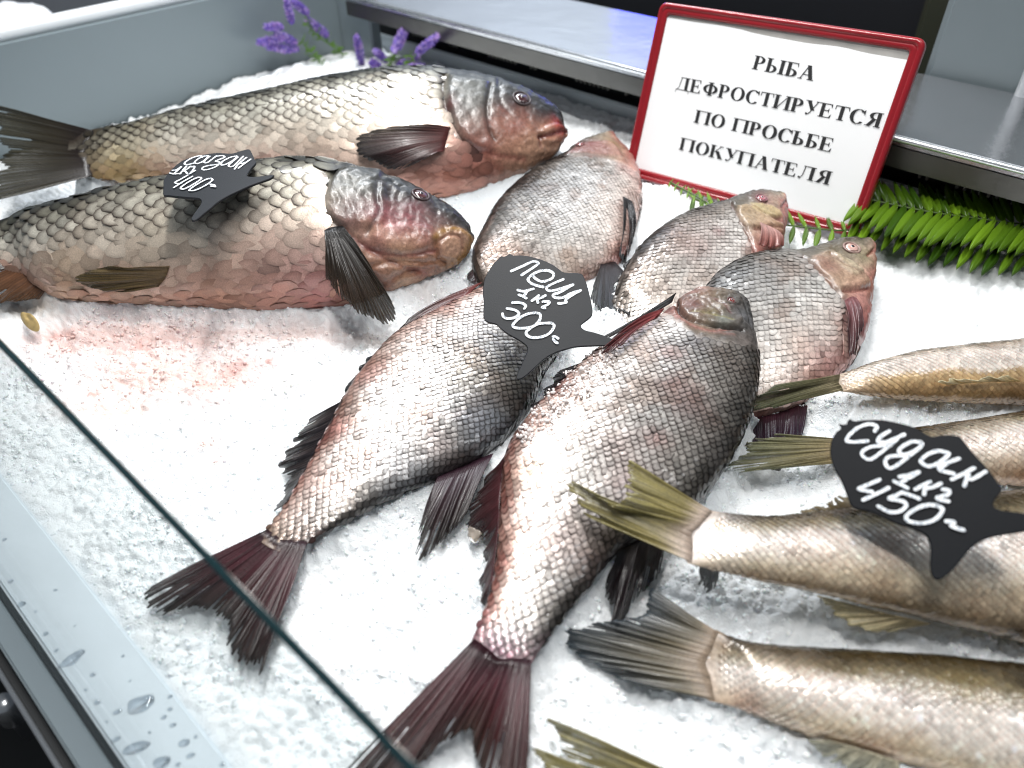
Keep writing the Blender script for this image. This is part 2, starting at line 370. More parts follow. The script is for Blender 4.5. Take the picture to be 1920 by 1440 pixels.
SCALE_ME = mesh('scale', SV, SF, (M_SCALE_O,), attrs={'rim': SR}); SRC = scale_mesh('scale', (), carp=True)[2]; SVC = scale_mesh('scale', (), carp=True)[0]
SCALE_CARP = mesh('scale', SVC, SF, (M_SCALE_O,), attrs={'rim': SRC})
SMALL_V = np.array([(-.5, 0, .0), (0, -.55, .02), (0, .55, .02), (.75, 0, .03), (.45, -.45, .015), (.45, .45, .015), (.1, 0, .11)])
SMALL_F = [(6, 0, 1), (6, 1, 4), (6, 4, 3), (6, 3, 5), (6, 5, 2), (6, 2, 0)]
SMALL_R = np.array([0, .2, .2, .9, .7, .7, 0])

FOOT = []          # what the ice has to carry
def fish(name, label, cat, group, D, V, A, zA, B, zB, tilt, bf, stops, pe=1.0, dt=.009, ds=.007, gill=None, skin_noise=.25,
         blobs=(), creases=(), plates=(), eye=None, eye_r=.007, iris=(.35, .12, .10), nst=190, nth=84, scales='both', lift=.10,
         tilt_sc=.10, carry=.06, low=.8, sc_bright=1.0, sc_var=.11, whole=False, head=None, tailcol=None, rim_k=1.0, maxpart=300):
    root = thing(name, label, cat, group)
    PA, PB = at(*A, zA), at(*B, zB); ax = unit(PB-PA); up = np.array([0, 0, 1.]); up = unit(up-ax*up.dot(ax)); side = np.cross(ax, up)
    mid = (PA+PB)/2
    if side.dot(EYE-mid) < 0: side = -side
    n = up*math.cos(math.radians(tilt))+side*math.sin(math.radians(tilt))
    D3 = np.array([hit(x, y, PA, n) for x, y in D]); V3 = np.array([hit(x, y, PA, n) for x, y in V])
    K = len(D)
    tt = (np.linspace(0, 1, nst)**1.25)*(K-1)
    Dd, Vd = cr(D3, tt), cr(V3, tt); Mm = (Dd+Vd)/2; a = (Dd-Vd)/2; hd = np.linalg.norm(a, axis=1)
    b = hd*np.interp(tt/(K-1), np.linspace(0, 1, len(bf)), bf)
    uu = tt/(K-1); a = a*(1-.45*smooth(uu, .94, 1.0))[:, None]; b = b*(1-.985*smooth(uu, .80, .972))
    k = 7; ph = np.linspace(PI/2, 0, k+1)[:-1]
    def cap(i, j, sgn):
        T = unit(Mm[i]-Mm[j]); r = hd[i]*(.55 if i == 0 else .06)
        return [(Mm[i]+T*r*math.cos(p), a[i]*math.sin(p), b[i]*math.sin(p)) for p in np.linspace(.12, PI/2, k)[:-1]]
    c0 = cap(0, 3, 1); c1 = cap(-1, -4, 1)[::-1]
    Mm = np.vstack([[c[0] for c in c0], Mm, [c[0] for c in c1]]); a = np.vstack([[c[1] for c in c0], a, [c[1] for c in c1]])
    b = np.r_[[c[2] for c in c0], b, [c[2] for c in c1]]
    ns = len(Mm); th = np.linspace(0, 2*PI, nth, endpoint=False)
    # more columns on the side in view
    th = th-.0
    ct, st = np.cos(th), np.sin(th); sp = np.sign(st)*np.abs(st)**pe*np.where(st > 0, 1, low)
    P = Mm[:, None]+a[:, None]*ct[None, :, None]+n[None, None]*(b[:, None]*sp[None])[..., None]
    def normals(P):
        du = np.gradient(P, axis=0); dv = (np.roll(P, -1, 1)-np.roll(P, 1, 1))
        N = unit(np.cross(du, dv)); C = P-Mm[:, None]
        s = np.sign((N*C).sum(-1).mean()); return N*s
    N = normals(P)
    e1 = -ax; e2 = np.cross(n, e1)
    Q = np.stack([(P-PA)@e1, (P-PA)@e2], -1).reshape(-1, 2)
    pix = px(P.reshape(-1, 3)); vis = ((N.reshape(-1, 3)*(EYE-P.reshape(-1, 3))).sum(1) > 0) & (np.tile(st, ns) > -.4)
    vi = np.where(vis)[0]; pv = pix[vi]
    def loc(x, y): return vi[np.argmin(((pv-[x, y])**2).sum(1))]
    def loc2(L): return np.array([Q[loc(x, y)] for x, y in L])
    mpp = np.linalg.norm(mid-EYE)/F     # metres per picture unit at the fish
    topside = np.tile(smooth(st, -.25, .15), ns)
    # colours
    v = np.tile(ct, ns); Pf = P.reshape(-1, 3)
    sv = np.array([s_[0] for s_ in stops])[::-1]; sc = np.array([lin(s_[1]) for s_ in stops])[::-1]
    nz = noise(Pf*22, 11)*.6+noise(Pf*60, 12)*.4
    vv = v+(nz-.5)*.5
    C = np.stack([np.interp(vv, sv, sc[:, i]) for i in range(3)], -1)
    C *= (1+skin_noise*2*(noise(Pf*140, 13)-.5))[:, None]
    disp = np.zeros(len(Pf))
    if scales:
        mo = smooth(noise(Pf*38+5, 18)*.6+noise(Pf*95, 19)*.4, .50, .78)[:, None]*(.42 if name == 'bream' else .22); C = C*(1-mo*np.array([.75, .95, 1.05]))
        C = C*(1-.28*np.exp(-((v-.10-.05*(noise(Pf*12, 20)-.5))/.022)**2))[:, None]
    if head:
        g2 = loc2(gill); g2 = g2[np.argsort(g2[:, 1])]
        hm = smooth(np.interp(Q[:, 1], g2[:, 1], g2[:, 0])-Q[:, 0], -.002, .006)
        hv = np.array([s_[0] for s_ in head])[::-1]; hc = np.array([lin(s_[1]) for s_ in head])[::-1]
        Hc = np.stack([np.interp(vv, hv, hc[:, i]) for i in range(3)], -1)*(.72+.56*noise(Pf*110, 14))[:, None]*(.8+.4*noise(Pf*320, 15))[:, None]
        C = C*(1-hm[:, None])+Hc*hm[:, None]
        disp += hm*(.0024*(noise(Pf*70, 23)-.5)+.0016*(noise(Pf*190, 24)-.5)+.0009*(noise(Pf*np.array([420, 420, 420]), 25)-.5)-.0012*np.abs(noise(Pf*120, 26)-.5))
    if tailcol:
        uf = np.repeat(np.r_[np.zeros(len(c0)), np.linspace(0, 1, nst)**1.25, np.ones(len(c1))], nth); km = (smooth(uf+.03*(noise(Pf*90, 16)-.5), .865, .955)*.9)[:, None]
        C = C*(1-km)+lin(tailcol)*km
    for poly, h, soft, *col in plates:
        L = loc2(poly); Lc = resample(np.vstack([L, L[:1]]), 60)
        d = seg_dist(Q, Lc); ins = inside(Q, Lc); sd = np.where(ins, d, -d); wgt = smooth(sd, -soft*mpp*.4, soft*mpp)*topside
        disp += h*wgt
        if col: k_ = (wgt*col[1])[:, None]; C = C*(1-k_)+lin(col[0])*k_
    for x, y, r, col, s_ in blobs:
        c = Q[loc(x, y)]; d = np.linalg.norm(Q-c, axis=1)/(r*mpp); d = d*(.75+.5*noise(Pf*80, int(x) % 97))
        k_ = (np.exp(-d**2)*s_*topside)[:, None]; C = C*(1-k_)+lin(col)*k_
    for L, wd, dep, *col in creases:
        L2 = resample(loc2(L), 24); d = seg_dist(Q, L2); g = np.exp(-(d/(wd*mpp))**2)*topside
        disp -= dep*g
        if col: k_ = (g*col[1])[:, None]; C = C*(1-k_)+lin(col[0])*k_
    disp += .0009*(noise(Pf*45, 21)-.5)+.0005*(noise(Pf*130, 22)-.5)
    P2 = P+N*disp.reshape(ns, nth)[..., None]
    faces = list(map(tuple, grid_faces(ns, nth, True)))+[tuple(range(nth)), tuple(range((ns-1)*nth, ns*nth))[::-1]]
    body = obj('body', P2.reshape(-1, 3), faces, M_SKIN, root, cols=C)
    FOOT.append((P.reshape(-1, 3)[::3], np.repeat(b, nth)[::3], np.tile(st, ns)[::3], carry))
    Cg = C.reshape(ns, nth, 3)
    # ---- scales laid out in the skin's own arc length
    if scales:
        arc = np.r_[0, np.cumsum(np.linalg.norm(np.diff(Mm, axis=0), axis=1))]
        gl = None
        if gill: g2 = loc2(gill); o_ = np.argsort(g2[:, 1]); gl = g2[o_]
        j0 = nth//4; half = nth//2
        recs = []
        ncol = int(arc[-1]/ds)
        for i in range(2, ncol+2):
            s_ = i*ds
            s_end = arc[len(c0)+int(nst*(.966 if scales == 'both' else .94))]; h_end = hd[int(nst*.966)]
            if s_ > s_end: break
            f = np.interp(s_, arc, np.arange(ns)); i0 = min(int(f), ns-2); fr = f-i0
            ring = P2[i0]*(1-fr)+P2[i0+1]*fr; nr = N[i0]*(1-fr)+N[i0+1]*fr; cg = Cg[i0]*(1-fr)+Cg[i0+1]*fr
            tang = unit(P[min(i0+3, ns-1)]-P[max(i0-3, 0)])
            ids = np.arange(-4, half+5); idm = ids % nth
            rr = ring[idm]; al = np.r_[0, np.cumsum(np.linalg.norm(np.diff(rr, axis=0), axis=1))]
            mid_al = np.interp(j0+4, np.arange(len(ids)), al)
            q0 = math.ceil((0-mid_al)/dt); q1 = math.floor((al[-1]-mid_al)/dt)
            for q in range(q0, q1+1):
                t_ = mid_al+(q+(.5 if i % 2 else 0))*dt
                if t_ < 0 or t_ > al[-1]: continue
                ff = np.interp(t_, al, np.arange(len(ids))); k0 = min(int(ff), len(ids)-2); kf = ff-k0
                if s_ > s_end-h_end*.42*math.cos(2*PI*ids[k0]/nth)**2: continue
                p = rr[k0]*(1-kf)+rr[k0+1]*kf; nn_ = unit(nr[idm[k0]]*(1-kf)+nr[idm[k0+1]]*kf)
                if gl is not None:
                    qq = np.array([(p-PA)@e1, (p-PA)@e2])
                    if qq[0] < np.interp(qq[1], gl[:, 1], gl[:, 0])+dt*.3: continue
                view = unit(EYE-p)
                if nn_.dot(view) < -.25 or rng.random() < .012: continue
                recs.append((p, nn_, tang[idm[k0]], cg[idm[k0]], nn_.dot(view), math.cos(2*PI*ids[k0]/nth), 1-.38*float(smooth(s_/s_end, .84, 1.0))))
        if recs:
            p = np.array([r_[0] for r_ in recs]); nn_ = np.array([r_[1] for r_ in recs]); tg = np.array([r_[2] for r_ in recs]); cc = np.array([r_[3] for r_ in recs])
            cosv = np.array([r_[4] for r_ in recs]); cv = np.array([r_[5] for r_ in recs]); sf = np.array([r_[6] for r_ in recs])
            L_ = len(recs)
            tg = unit(tg-nn_*(tg*nn_).sum(1, keepdims=True)); bt = np.cross(nn_, tg)
            ang = tilt_sc*(.3+.7*smooth(cv, -.5, .25) if name == 'carp' else 1)+rng.normal(0, .022 if name == 'carp' else .035, L_); roll = rng.normal(0, .06, L_); yaw = rng.normal(0, .06, L_)
            tg = unit(tg+bt*yaw[:, None]); bt = np.cross(nn_, tg)
            xx = unit(tg*np.cos(ang)[:, None]+nn_*np.sin(ang)[:, None]); zz = unit(nn_*np.cos(ang)[:, None]-tg*np.sin(ang)[:, None])
            yy = np.cross(zz, xx); yy = unit(yy+zz*roll[:, None]); zz = np.cross(xx, yy)
            sx = ds*1.68*(1+rng.normal(0, .06, L_)); sy = dt*1.02*(1+rng.normal(0, .06, L_)); sx = sx*sf; sy = sy*sf; org = p+(tg*rng.normal(0, .04*ds, (L_, 1))+bt*rng.normal(0, .025*dt, (L_, 1)))+nn_*(dt*lift*(.55 if name == 'carp' else 1))
            col = np.clip(cc*sc_bright*(1+rng.normal(0, sc_var, L_))[:, None], 0, .95)
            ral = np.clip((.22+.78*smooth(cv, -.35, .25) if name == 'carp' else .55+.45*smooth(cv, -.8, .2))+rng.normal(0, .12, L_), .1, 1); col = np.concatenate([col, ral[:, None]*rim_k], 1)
            pp = px(p); fin_ = (pp[:, 0] > -20) & (pp[:, 0] < 1940) & (pp[:, 1] > -20) & (pp[:, 1] < 1460)
            score = np.where(fin_, np.maximum(cosv, .02)/np.linalg.norm(p-EYE, axis=1)**2, 0)
            order = np.argsort(-score)
            single = order[:maxpart] if scales == 'both' else order[:0]; rest = order[maxpart:] if scales == 'both' else order
            for i_ in single:
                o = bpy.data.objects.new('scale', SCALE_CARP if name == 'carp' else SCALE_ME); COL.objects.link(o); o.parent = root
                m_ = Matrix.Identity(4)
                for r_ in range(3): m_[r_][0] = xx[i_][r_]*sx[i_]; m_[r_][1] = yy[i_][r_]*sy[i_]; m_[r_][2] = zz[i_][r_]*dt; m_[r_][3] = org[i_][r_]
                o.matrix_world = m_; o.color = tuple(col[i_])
            if len(rest):
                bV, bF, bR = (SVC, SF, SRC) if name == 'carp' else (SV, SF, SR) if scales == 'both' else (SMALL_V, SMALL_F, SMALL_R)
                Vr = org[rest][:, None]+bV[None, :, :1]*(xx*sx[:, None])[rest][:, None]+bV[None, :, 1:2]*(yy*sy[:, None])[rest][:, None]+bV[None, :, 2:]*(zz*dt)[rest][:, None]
                nv = len(bV)
                tri = np.array([f_ for f_ in bF if len(f_) == 3]+[t_ for f_ in bF if len(f_) == 4 for t_ in ((f_[0], f_[1], f_[2]), (f_[0], f_[2], f_[3]))])
                Fr = (np.arange(len(rest))[:, None, None]*nv+tri[None]).reshape(-1, 3)
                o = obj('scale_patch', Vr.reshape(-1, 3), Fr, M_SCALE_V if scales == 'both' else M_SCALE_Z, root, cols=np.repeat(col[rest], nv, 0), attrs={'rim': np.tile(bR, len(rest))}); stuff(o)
    if eye:
        i_ = loc(*eye); c = P2.reshape(-1, 3)[i_]; en = N.reshape(-1, 3)[i_]
        eyeball(root, c, en, ax, eye_r, iris)
    kq = int(nst*.945)
    mdl = (Dd[kq]+Vd[kq])/2+unit((Dd[-1]+Vd[-1])/2-(Dd[kq]+Vd[kq])/2)*.3*hd[kq]
    ctx = dict(tb=np.array([Dd[kq]*.97+Vd[kq]*.03, (Dd[kq]*.7+Vd[kq]*.3)*.5+mdl*.5+(Dd[kq]-Vd[kq])*.10, mdl, (Dd[kq]*.3+Vd[kq]*.7)*.5+mdl*.5-(Dd[kq]-Vd[kq])*.10, Dd[kq]*.03+Vd[kq]*.97]), root=root, PA=PA, n=n, ax=ax, P=P2.reshape(-1, 3), N=N.reshape(-1, 3), loc=loc, mpp=mpp)
    return ctx
def dome(c, n, ref, r, h, na=20, nr=6):
    t = unit(ref-n*ref.dot(n)); bt = np.cross(n, t); V = [c+n*h]; Fs = []
    for i in range(1, nr+1):
        f = i/nr
        for k in range(na): a = 2*PI*k/na; V.append(c+(t*math.cos(a)+bt*math.sin(a))*r*f+n*h*math.sqrt(max(0, 1-f*f*.98)))
    Fs = [(0, 1+k, 1+(k+1) % na) for k in range(na)]
    for i in range(nr-1): Fs += [(1+i*na+k, 1+(i+1)*na+k, 1+(i+1)*na+(k+1) % na, 1+i*na+(k+1) % na) for k in range(na)]
    return np.array(V), Fs
def eyeball(root, c, n, ref, r, iris):
    V, Fs = dome(c-n*r*.10, n, ref, r, r*.45)
    d = np.linalg.norm((V-c)-((V-c)@n)[:, None]*n, axis=1)/r
    C = np.where((d > .75)[:, None], lin(iris)*.35, lin(iris))*(.8+.5*rng.random((len(V), 1)))
    eo = obj('eye', V, Fs, EYE_MAT, root, cols=C)
    V, Fs = dome(c-n*r*.02, n, ref, r*.42, r*.45); obj('pupil', V, Fs, M_PUPIL, eo)
    # lid: raised ring of skin round the eye
    mb = MB(); t = unit(ref-n*ref.dot(n)); bt = np.cross(n, t)
    ring = [c+(t*math.cos(a)+bt*math.sin(a))*r*1.08+n*r*.05 for a in np.linspace(0, 2*PI, 25)]
    mb.tube(ring, r*.16, 8, False); o = obj('eyelid', mb.V, mb.F, M_SKIN, root, cols=np.tile(lin(iris)*.5+.02, (len(mb.V), 1)))
EYE_MAT = skin_mat('fish_eye', 'vertex', .08, 1.0, fine=.15, fscale=900, bump=0)

def fin(name, parent, base, tip, nray=18, c0='3a1820', c1='1a1518', rag=.12, notch=.05, split=.35, ridge=.0007, bow=0., rows=14, thick=.0005, lift0=0., cb=None, raybright=.5, seed=0, label=None):
    nray = int(nray*1.7); ridge *= .42; notch *= .7
    r_ = np.random.default_rng(seed+len(base)*13+nray)
    nc = nray*3+1; base = np.asarray(base); tip = np.asarray(tip); dd_ = lambda a, b: np.linalg.norm(a-b)
    if dd_(base[0], tip[0])+dd_(base[-1], tip[-1]) > dd_(base[0], tip[-1])+dd_(base[-1], tip[0]): base = base[::-1]
    Bp, Tp = resample(base, nc), resample(tip, nc)
    nrm = unit(np.cross((Bp[-1]-Bp[0]), (Tp.mean(0)-Bp.mean(0)))); 
    if nrm[2] < 0: nrm = -nrm
    L = np.ones(nc); cut = np.full(nc, 2.0)
    rl = 1-rag*(.55*r_.random(nray)**1.6+.6*smooth(noise(np.stack([np.arange(nray)*.31+seed*2.7, np.zeros(nray)], -1), 77), .45, .9))
    for k in range(nc):
        L[k] = rl[min(k//3, nray-1)]-(notch*r_.random()+notch*.4 if k % 3 == 0 else 0)
    split_at = np.where(r_.random(nray+1) < split*.8, 1-.42*r_.random(nray+1)**1.8, 2)
    V = np.zeros((nc, rows, 3)); C = np.ones((nc, rows, 4)); f = np.linspace(0, 1, rows)
    wob = noise(np.stack([np.arange(nc)*.23, np.zeros(nc)], -1), seed+4)-.5
    lat = unit(Bp[-1]-Bp[0])
    for k in range(nc):
        ray = k % 3 == 1
        g = f*L[k]
        V[k] = Bp[k]+(Tp[k]-Bp[k])*g[:, None]
        V[k] += nrm*((ridge if ray else -ridge)*(1-.6*f)+wob[k]*.006*f+bow*np.sin(g*PI)+lift0*(1-f))[:, None]
        V[k] += lat*((noise(np.stack([f*3+k*.13, np.full(rows, seed*1.7)], -1), 9)-.5)*.0034*f)[:, None]
        br = (1+.38*raybright if ray else 1-.14*raybright)*(.82+.36*r_.random())
        C[k, :, :3] = (lin(c0)*(1-f[:, None])+lin(c1)*f[:, None])*br
        if cb: q_ = (1-smooth(f, .03, .26+.10*r_.random()))[:, None]; C[k, :, :3] = C[k, :, :3]*(1-q_)+lin(cb)*(.8+.4*r_.random())*q_
        C[k, :, 3] = 1-(.10 if ray else .34)*smooth(f, .15, 1.)*(.7+.6*r_.random())
        C[k, :, :3] *= (1+.5*(noise(np.stack([f*6, np.full(rows, k*.35+seed)], -1), 17)-.5))[:, None]
    Fs = []
    for k in range(nc-1):
        gap = (k+1)//3 if k % 3 in (2, 0) else None   # membrane next to a ray boundary column
        for q in range(rows-1):
            if k % 3 in (0, 2):
                bd = k//3 if k % 3 == 0 else k//3+1
                if f[q] > split_at[bd]: continue
            Fs.append((k*rows+q, k*rows+q+1, (k+1)*rows+q+1, (k+1)*rows+q))
    o = obj(name, V.reshape(-1, 3), Fs, M_FIN, parent, cols=C.reshape(-1, 4))
    sm = o.modifiers.new('thickness', 'SOLIDIFY'); sm.thickness = thick; sm.offset = 0
    if label: o['label'] = label
    return o
def pts(L, z): return np.array([at(x, y, z if not isinstance(z, (list, tuple)) else z[i]) for i, (x, y) in enumerate(L)])
def onp(fc, L, dz=0.0):
    out = np.array([hit(x, y, fc['PA'], fc['n']) for x, y in L]); out[:, 2] += dz; return out
def onskin(fc, L, off=.001):
    r_ = []
    for x, y in L: i = fc['loc'](x, y); r_.append(fc['P'][i]+fc['N'][i]*off)
    return np.array(r_)

# ------------------------------------------------------------------ fish
S_CARP = [(1, '1d1f1b'), (.85, '3c3c32'), (.62, '8b887a'), (.3, 'c4c1b4'), (-.1, 'd9d1c3'), (-.45, 'd6c4b4'), (-.75, 'c8a698'), (-1, '987460')]
S_BREAM = [(1, '2b2928'), (.82, '4c4843'), (.58, '88837d'), (.25, 'b4b0ab'), (-.2, 'd6d2cd'), (-.6, 'd6cac2'), (-.88, 'bd9c90'), (-1, '8a554c')]
S_ZAND = [(1, '2c2515'), (.72, '463c26'), (.48, '7b7258'), (.28, 'b5b1a3'), (.05, 'eae8e3'), (-.35, 'eee8dd'), (-.7, 'dfd0b4'), (-1, 'ae9676')]

HEAD_C = [(1, '0e1012'), (.6, '1a1c1d'), (.25, '2c2b2b'), (-.05, '43322f'), (-.4, '78604f'), (-.75, '9a7e68'), (-1, '705848')]
HEAD_B = [(1, '2e2b28'), (.5, '565046'), (.1, '84786a'), (-.3, 'a08a78'), (-.7, '9a6a60'), (-1, '84504c')]
# --- carp at the back
c1D = [(1062, 240), (1045, 207), (1000, 180), (930, 155), (840, 140), (740, 140), (620, 155), (500, 178), (380, 202), (270, 228), (190, 240), (130, 248)]
c1V = [(1060, 258), (1045, 285), (1000, 316), (940, 338), (860, 362), (760, 380), (640, 383), (520, 372), (400, 352), (280, 338), (195, 336), (130, 320)]
carp1 = fish('carp', 'large carp with a red mouth lying farthest back along the grey trough wall', 'fish', 'carp on the ice',
    c1D, c1V, (130, 284), .075, (1040, 252), .080, 32, [.55, .62, .62, .6, .58, .55, .5, .42, .35], S_CARP, dt=.0142, ds=.0094, head=HEAD_C, tailcol='2a2018',
    gill=[(838, 135), (834, 169), (838, 205), (852, 237), (872, 270), (905, 320), (930, 350)], eye=(978, 185), eye_r=.0105, iris='3a2022',
    plates=[([(840, 140), (834, 180), (850, 235), (880, 272), (925, 285), (920, 240), (912, 200), (915, 155), (880, 145)], .0045, 10, '5c5e5c', .5),
            ([(1010, 245), (1030, 232), (1056, 236), (1062, 250), (1050, 268), (1025, 270)], .004, 6)],
    creases=[([(834, 140), (832, 175), (848, 237), (870, 268), (898, 292)], 5, .005, '2a1c1c', .8), ([(921, 158), (912, 195), (914, 235), (925, 262)], 4, .003, '24211f', .7),
             ([(935, 150), (940, 190), (955, 210)], 4, .002), ([(1012, 257), (1035, 252), (1060, 248)], 3.5, .003, '5a1412', .9), ([(1012, 257), (1014, 275)], 3, .002, '5a2a20', .7),
             ([(880, 272), (930, 292), (985, 300)], 4, .002, '7a4038', .6)],
    blobs=[(880, 180, 40, '6a6c68', .6), (965, 248, 34, '7c2f30', .7), (925, 255, 26, '6a3c3a', .4),
           (1045, 240, 18, '8a1f1a', .9), (1030, 262, 22, 'b0806a', .7), (980, 285, 40, 'a9826a', .7), (900, 300, 40, '8a4a40', .6), (840, 300, 50, 'a05c50', .5), (760, 335, 60, 'b06e5e', .45), (650, 345, 60, 'c09a86', .3),
           (770, 165, 40, 'dcd8cc', .4), (215, 300, 40, 'b09a58', .4), (250, 310, 60, 'a8935a', .5), (838, 200, 14, '5a1c1c', .8)], nst=260, nth=170)
P_, F_ = None, None
fin('tail_fin', carp1['root'], carp1['tb'], pts([(-40, 190), (-10, 250), (-5, 300), (-45, 385)], [.10, .085, .075, .06]), 22, '231b13', '2e2a18', notch=.04, rag=.15, split=.2, raybright=.7, lift0=.0012, cb='1e1410', seed=3)
fin('pectoral_fin', carp1['root'], onskin(carp1, [(846, 238), (840, 258), (832, 284)], .004), onskin(carp1, [(760, 240), (700, 254), (668, 268), (672, 285), (695, 308), (745, 320), (798, 300)], .012), 16, '5a2c2a', '1e2022', rag=.05, split=.12, raybright=.5, bow=.006, seed=4)
fin('dorsal_fin', carp1['root'], onp(carp1, [(760, 142), (600, 160), (450, 192)]), onp(carp1, [(715, 142), (560, 170), (425, 200)], -.012), 18, '3a3930', '2c2b22', seed=41)

# --- carp in front of it
c2D = [(886, 440), (872, 412), (835, 382), (770, 348), (690, 322), (610, 308), (530, 308), (420, 322), (300, 342), (200, 361), (133, 377), (60, 393), (0, 413), (-90, 445)]
c2V = [(884, 456), (868, 486), (835, 506), (785, 526), (715, 553), (640, 572), (550, 580), (440, 580), (320, 574), (210, 568), (140, 562), (85, 542), (30, 510), (-80, 500)]
carp2 = fish('carp', 'pink bellied carp with a yellow lipped mouth and the price tag on its back', 'fish', 'carp on the ice',
    c2D, c2V, (-40, 465), .052, (870, 450), .060, 34, [.55, .62, .64, .64, .62, .58, .5, .42, .35], S_CARP, dt=.0172, ds=.0113, head=HEAD_C,
    gill=[(640, 300), (618, 335), (606, 375), (612, 405), (640, 440), (660, 500), (690, 560)], eye=(789, 366), eye_r=.0085, iris='4a2a2e',
    plates=[([(625, 320), (608, 365), (612, 400), (640, 425), (690, 430), (720, 420), (725, 370), (720, 325), (670, 314)], .004, 12),
            ([(815, 450), (843, 430), (878, 440), (882, 465), (870, 488), (838, 500), (822, 480)], .003, 8, 'a08270', .8),
            ([(700, 425), (760, 418), (812, 428), (805, 462), (740, 475), (700, 455)], .003, 9)],
    creases=[([(628, 318), (608, 350), (604, 385), (618, 412), (642, 428)], 5, .0045, '2a2626', .7), ([(716, 330), (706, 365), (712, 400), (690, 432)], 4, .002, '3a3438', .5),
             ([(815, 446), (828, 434), (850, 430), (872, 438), (881, 452), (880, 470), (866, 486), (842, 498)], 5.5, -.0015, '8a6632', .85), ([(824, 452), (842, 442), (862, 448), (866, 466)], 3, .002, '6a4438', .5), ([(818, 455), (822, 480), (840, 498)], 4, .003, '7a5038', .7),
             ([(640, 430), (690, 462), (750, 478), (815, 470)], 4, .002, '6a2c34', .6), ([(690, 500), (740, 490), (800, 492), (850, 490)], 4, .003, '8a6048', .5), ([(720, 535), (760, 512), (820, 505)], 4, .003, '7a4a38', .6),
             ([(735, 340), (750, 352), (745, 372)], 3, .0015), ([(690, 470), (750, 500), (800, 520)], 4, .0025, '7a3c38', .5), ([(650, 470), (700, 520), (725, 560)], 6, .005, '3a1c1c', .8)],
    blobs=[(660, 350, 30, '6a6a62', .5),
           (770, 440, 42, '7c3648', .85), (715, 435, 40, '94505a', .8), (690, 428, 16, 'b09078', .6), (850, 460, 22, 'b48a6c', .7), (848, 470, 16, '9a7a6a', .7),
           (760, 490, 50, 'b79678', .8), (800, 512, 30, '8e5c48', .7), (710, 520, 30, '8a5c50', .6), (600, 445, 30, 'c08078', .6), (590, 475, 22, 'd8b0a8', .7), (560, 420, 60, 'ded2c0', .6), (520, 470, 60, 'd6b0a4', .55), (600, 545, 38, '9c4c54', .6), (520, 548, 45, 'b07870', .4), (420, 520, 60, 'b48a74', .4),
           (300, 430, 60, 'c2b29a', .4), (200, 430, 60, 'b8a898', .4), (130, 520, 50, 'a98a68', .6), (250, 540, 60, 'c8ac94', .4)], nst=270, nth=190)
fin('pectoral_fin', carp2['root'], onskin(carp2, [(612, 436), (624, 428), (642, 426)], .006), np.vstack([onskin(carp2, [(612, 520)], .012), pts([(650, 572), (690, 600), (738, 606), (736, 570)], [.045, .03, .02, .035]), onskin(carp2, [(690, 500)], .016)]), 20, '1d1b1c', '33281c', rag=.06, split=.1, raybright=.8, bow=.008, seed=5)
fin('pelvic_fin', carp2['root'], onskin(carp2, [(318, 500), (312, 518), (298, 535)], .003), onskin(carp2, [(215, 500), (160, 512), (154, 522), (175, 534), (240, 540)], .009), 11, '6e5a3e', '4e4326', rag=.05, split=.05, raybright=.6, bow=.004, seed=6)
fin('anal_fin', carp2['root'], onp(carp2, [(95, 535), (60, 515), (25, 500)]), pts([(70, 560), (-20, 568), (-70, 540)], [.02, .02, .03]), 10, '6a4630', '4a3420', seed=7)
fin('tail_fin', carp2['root'], carp2['tb'], pts([(-250, 420), (-225, 480), (-240, 545)], [.08, .06, .04]), 18, '33291f', '2b2a1c', lift0=.0012, cb='2a1c14', seed=8)

# --- bream, middle left
b1D = [(1068, 545), (1075, 575), (1070, 620), (1045, 660), (1018, 700), (1000, 750), (955, 812), (898, 858), (820, 893), (730, 934), (650, 976), (590, 1010), (545, 1044)]
b1V = [(1050, 535), (1010, 530), (960, 535), (900, 548), (820, 587), (745, 632), (692, 686), (653, 742), (618, 804), (582, 872), (547, 932), (507, 986), (475, 1008)]
bream1 = fish('bream', 'silver bream whose head is under the middle price tag, tail pointing at the ledge', 'fish', 'bream on the ice',
    b1D, b1V, (510, 1026), .022, (1000, 620), .034, 7, [.30, .30, .30, .30, .30, .31, .32, .33, .34], S_BREAM, pe=.64, dt=.0059, ds=.0039, tailcol='3a1a1c', gill=None, lift=.09,
    blobs=[(760, 870, 60, '8d929a', .45), (900, 790, 50, '8c929c', .5), (870, 690, 45, '8a7c66', .55), (960, 680, 45, '8a8478', .5), (700, 700, 40, 'cf9a90', .5), (640, 800, 30, 'c08880', .5), (600, 900, 40, 'b08478', .5), (520, 1000, 40, '8e7c66', .5),
           (690, 850, 26, 'a87454', .45), (800, 760, 26, 'b08a7a', .35), (560, 960, 30, 'a07468', .4), (830, 830, 30, '9a8a8a', .3)], nst=210, carry=.03)
fin('tail_fin', bream1['root'], bream1['tb'], pts([(268, 1100), (285, 1150), (380, 1145), (418, 1172), (430, 1225), (485, 1275)], [.012, .009, .010, .010, .009, .008]), 26, '451022', '30241f', rag=.10, notch=.05, split=.4, raybright=.7, lift0=.0012, cb='2a0c14', seed=9)
fin('dorsal_fin', bream1['root'], onp(bream1, [(925, 850), (880, 866), (822, 890)]), pts([(870, 975), (838, 1012), (800, 1045), (778, 1050), (784, 985)], [.012, .010, .008, .008, .010]), 14, '3a2430', '28231f', rag=.12, split=.5, raybright=.7, bow=.005, seed=10)
fin('anal_fin', bream1['root'], onp(bream1, [(648, 748), (600, 840), (560, 905), (535, 945)]), pts([(575, 792), (535, 842), (520, 878), (535, 905), (518, 945), (510, 965)], .010), 22, '171318', '241c1c', rag=.25, split=.5, raybright=.5, seed=11)
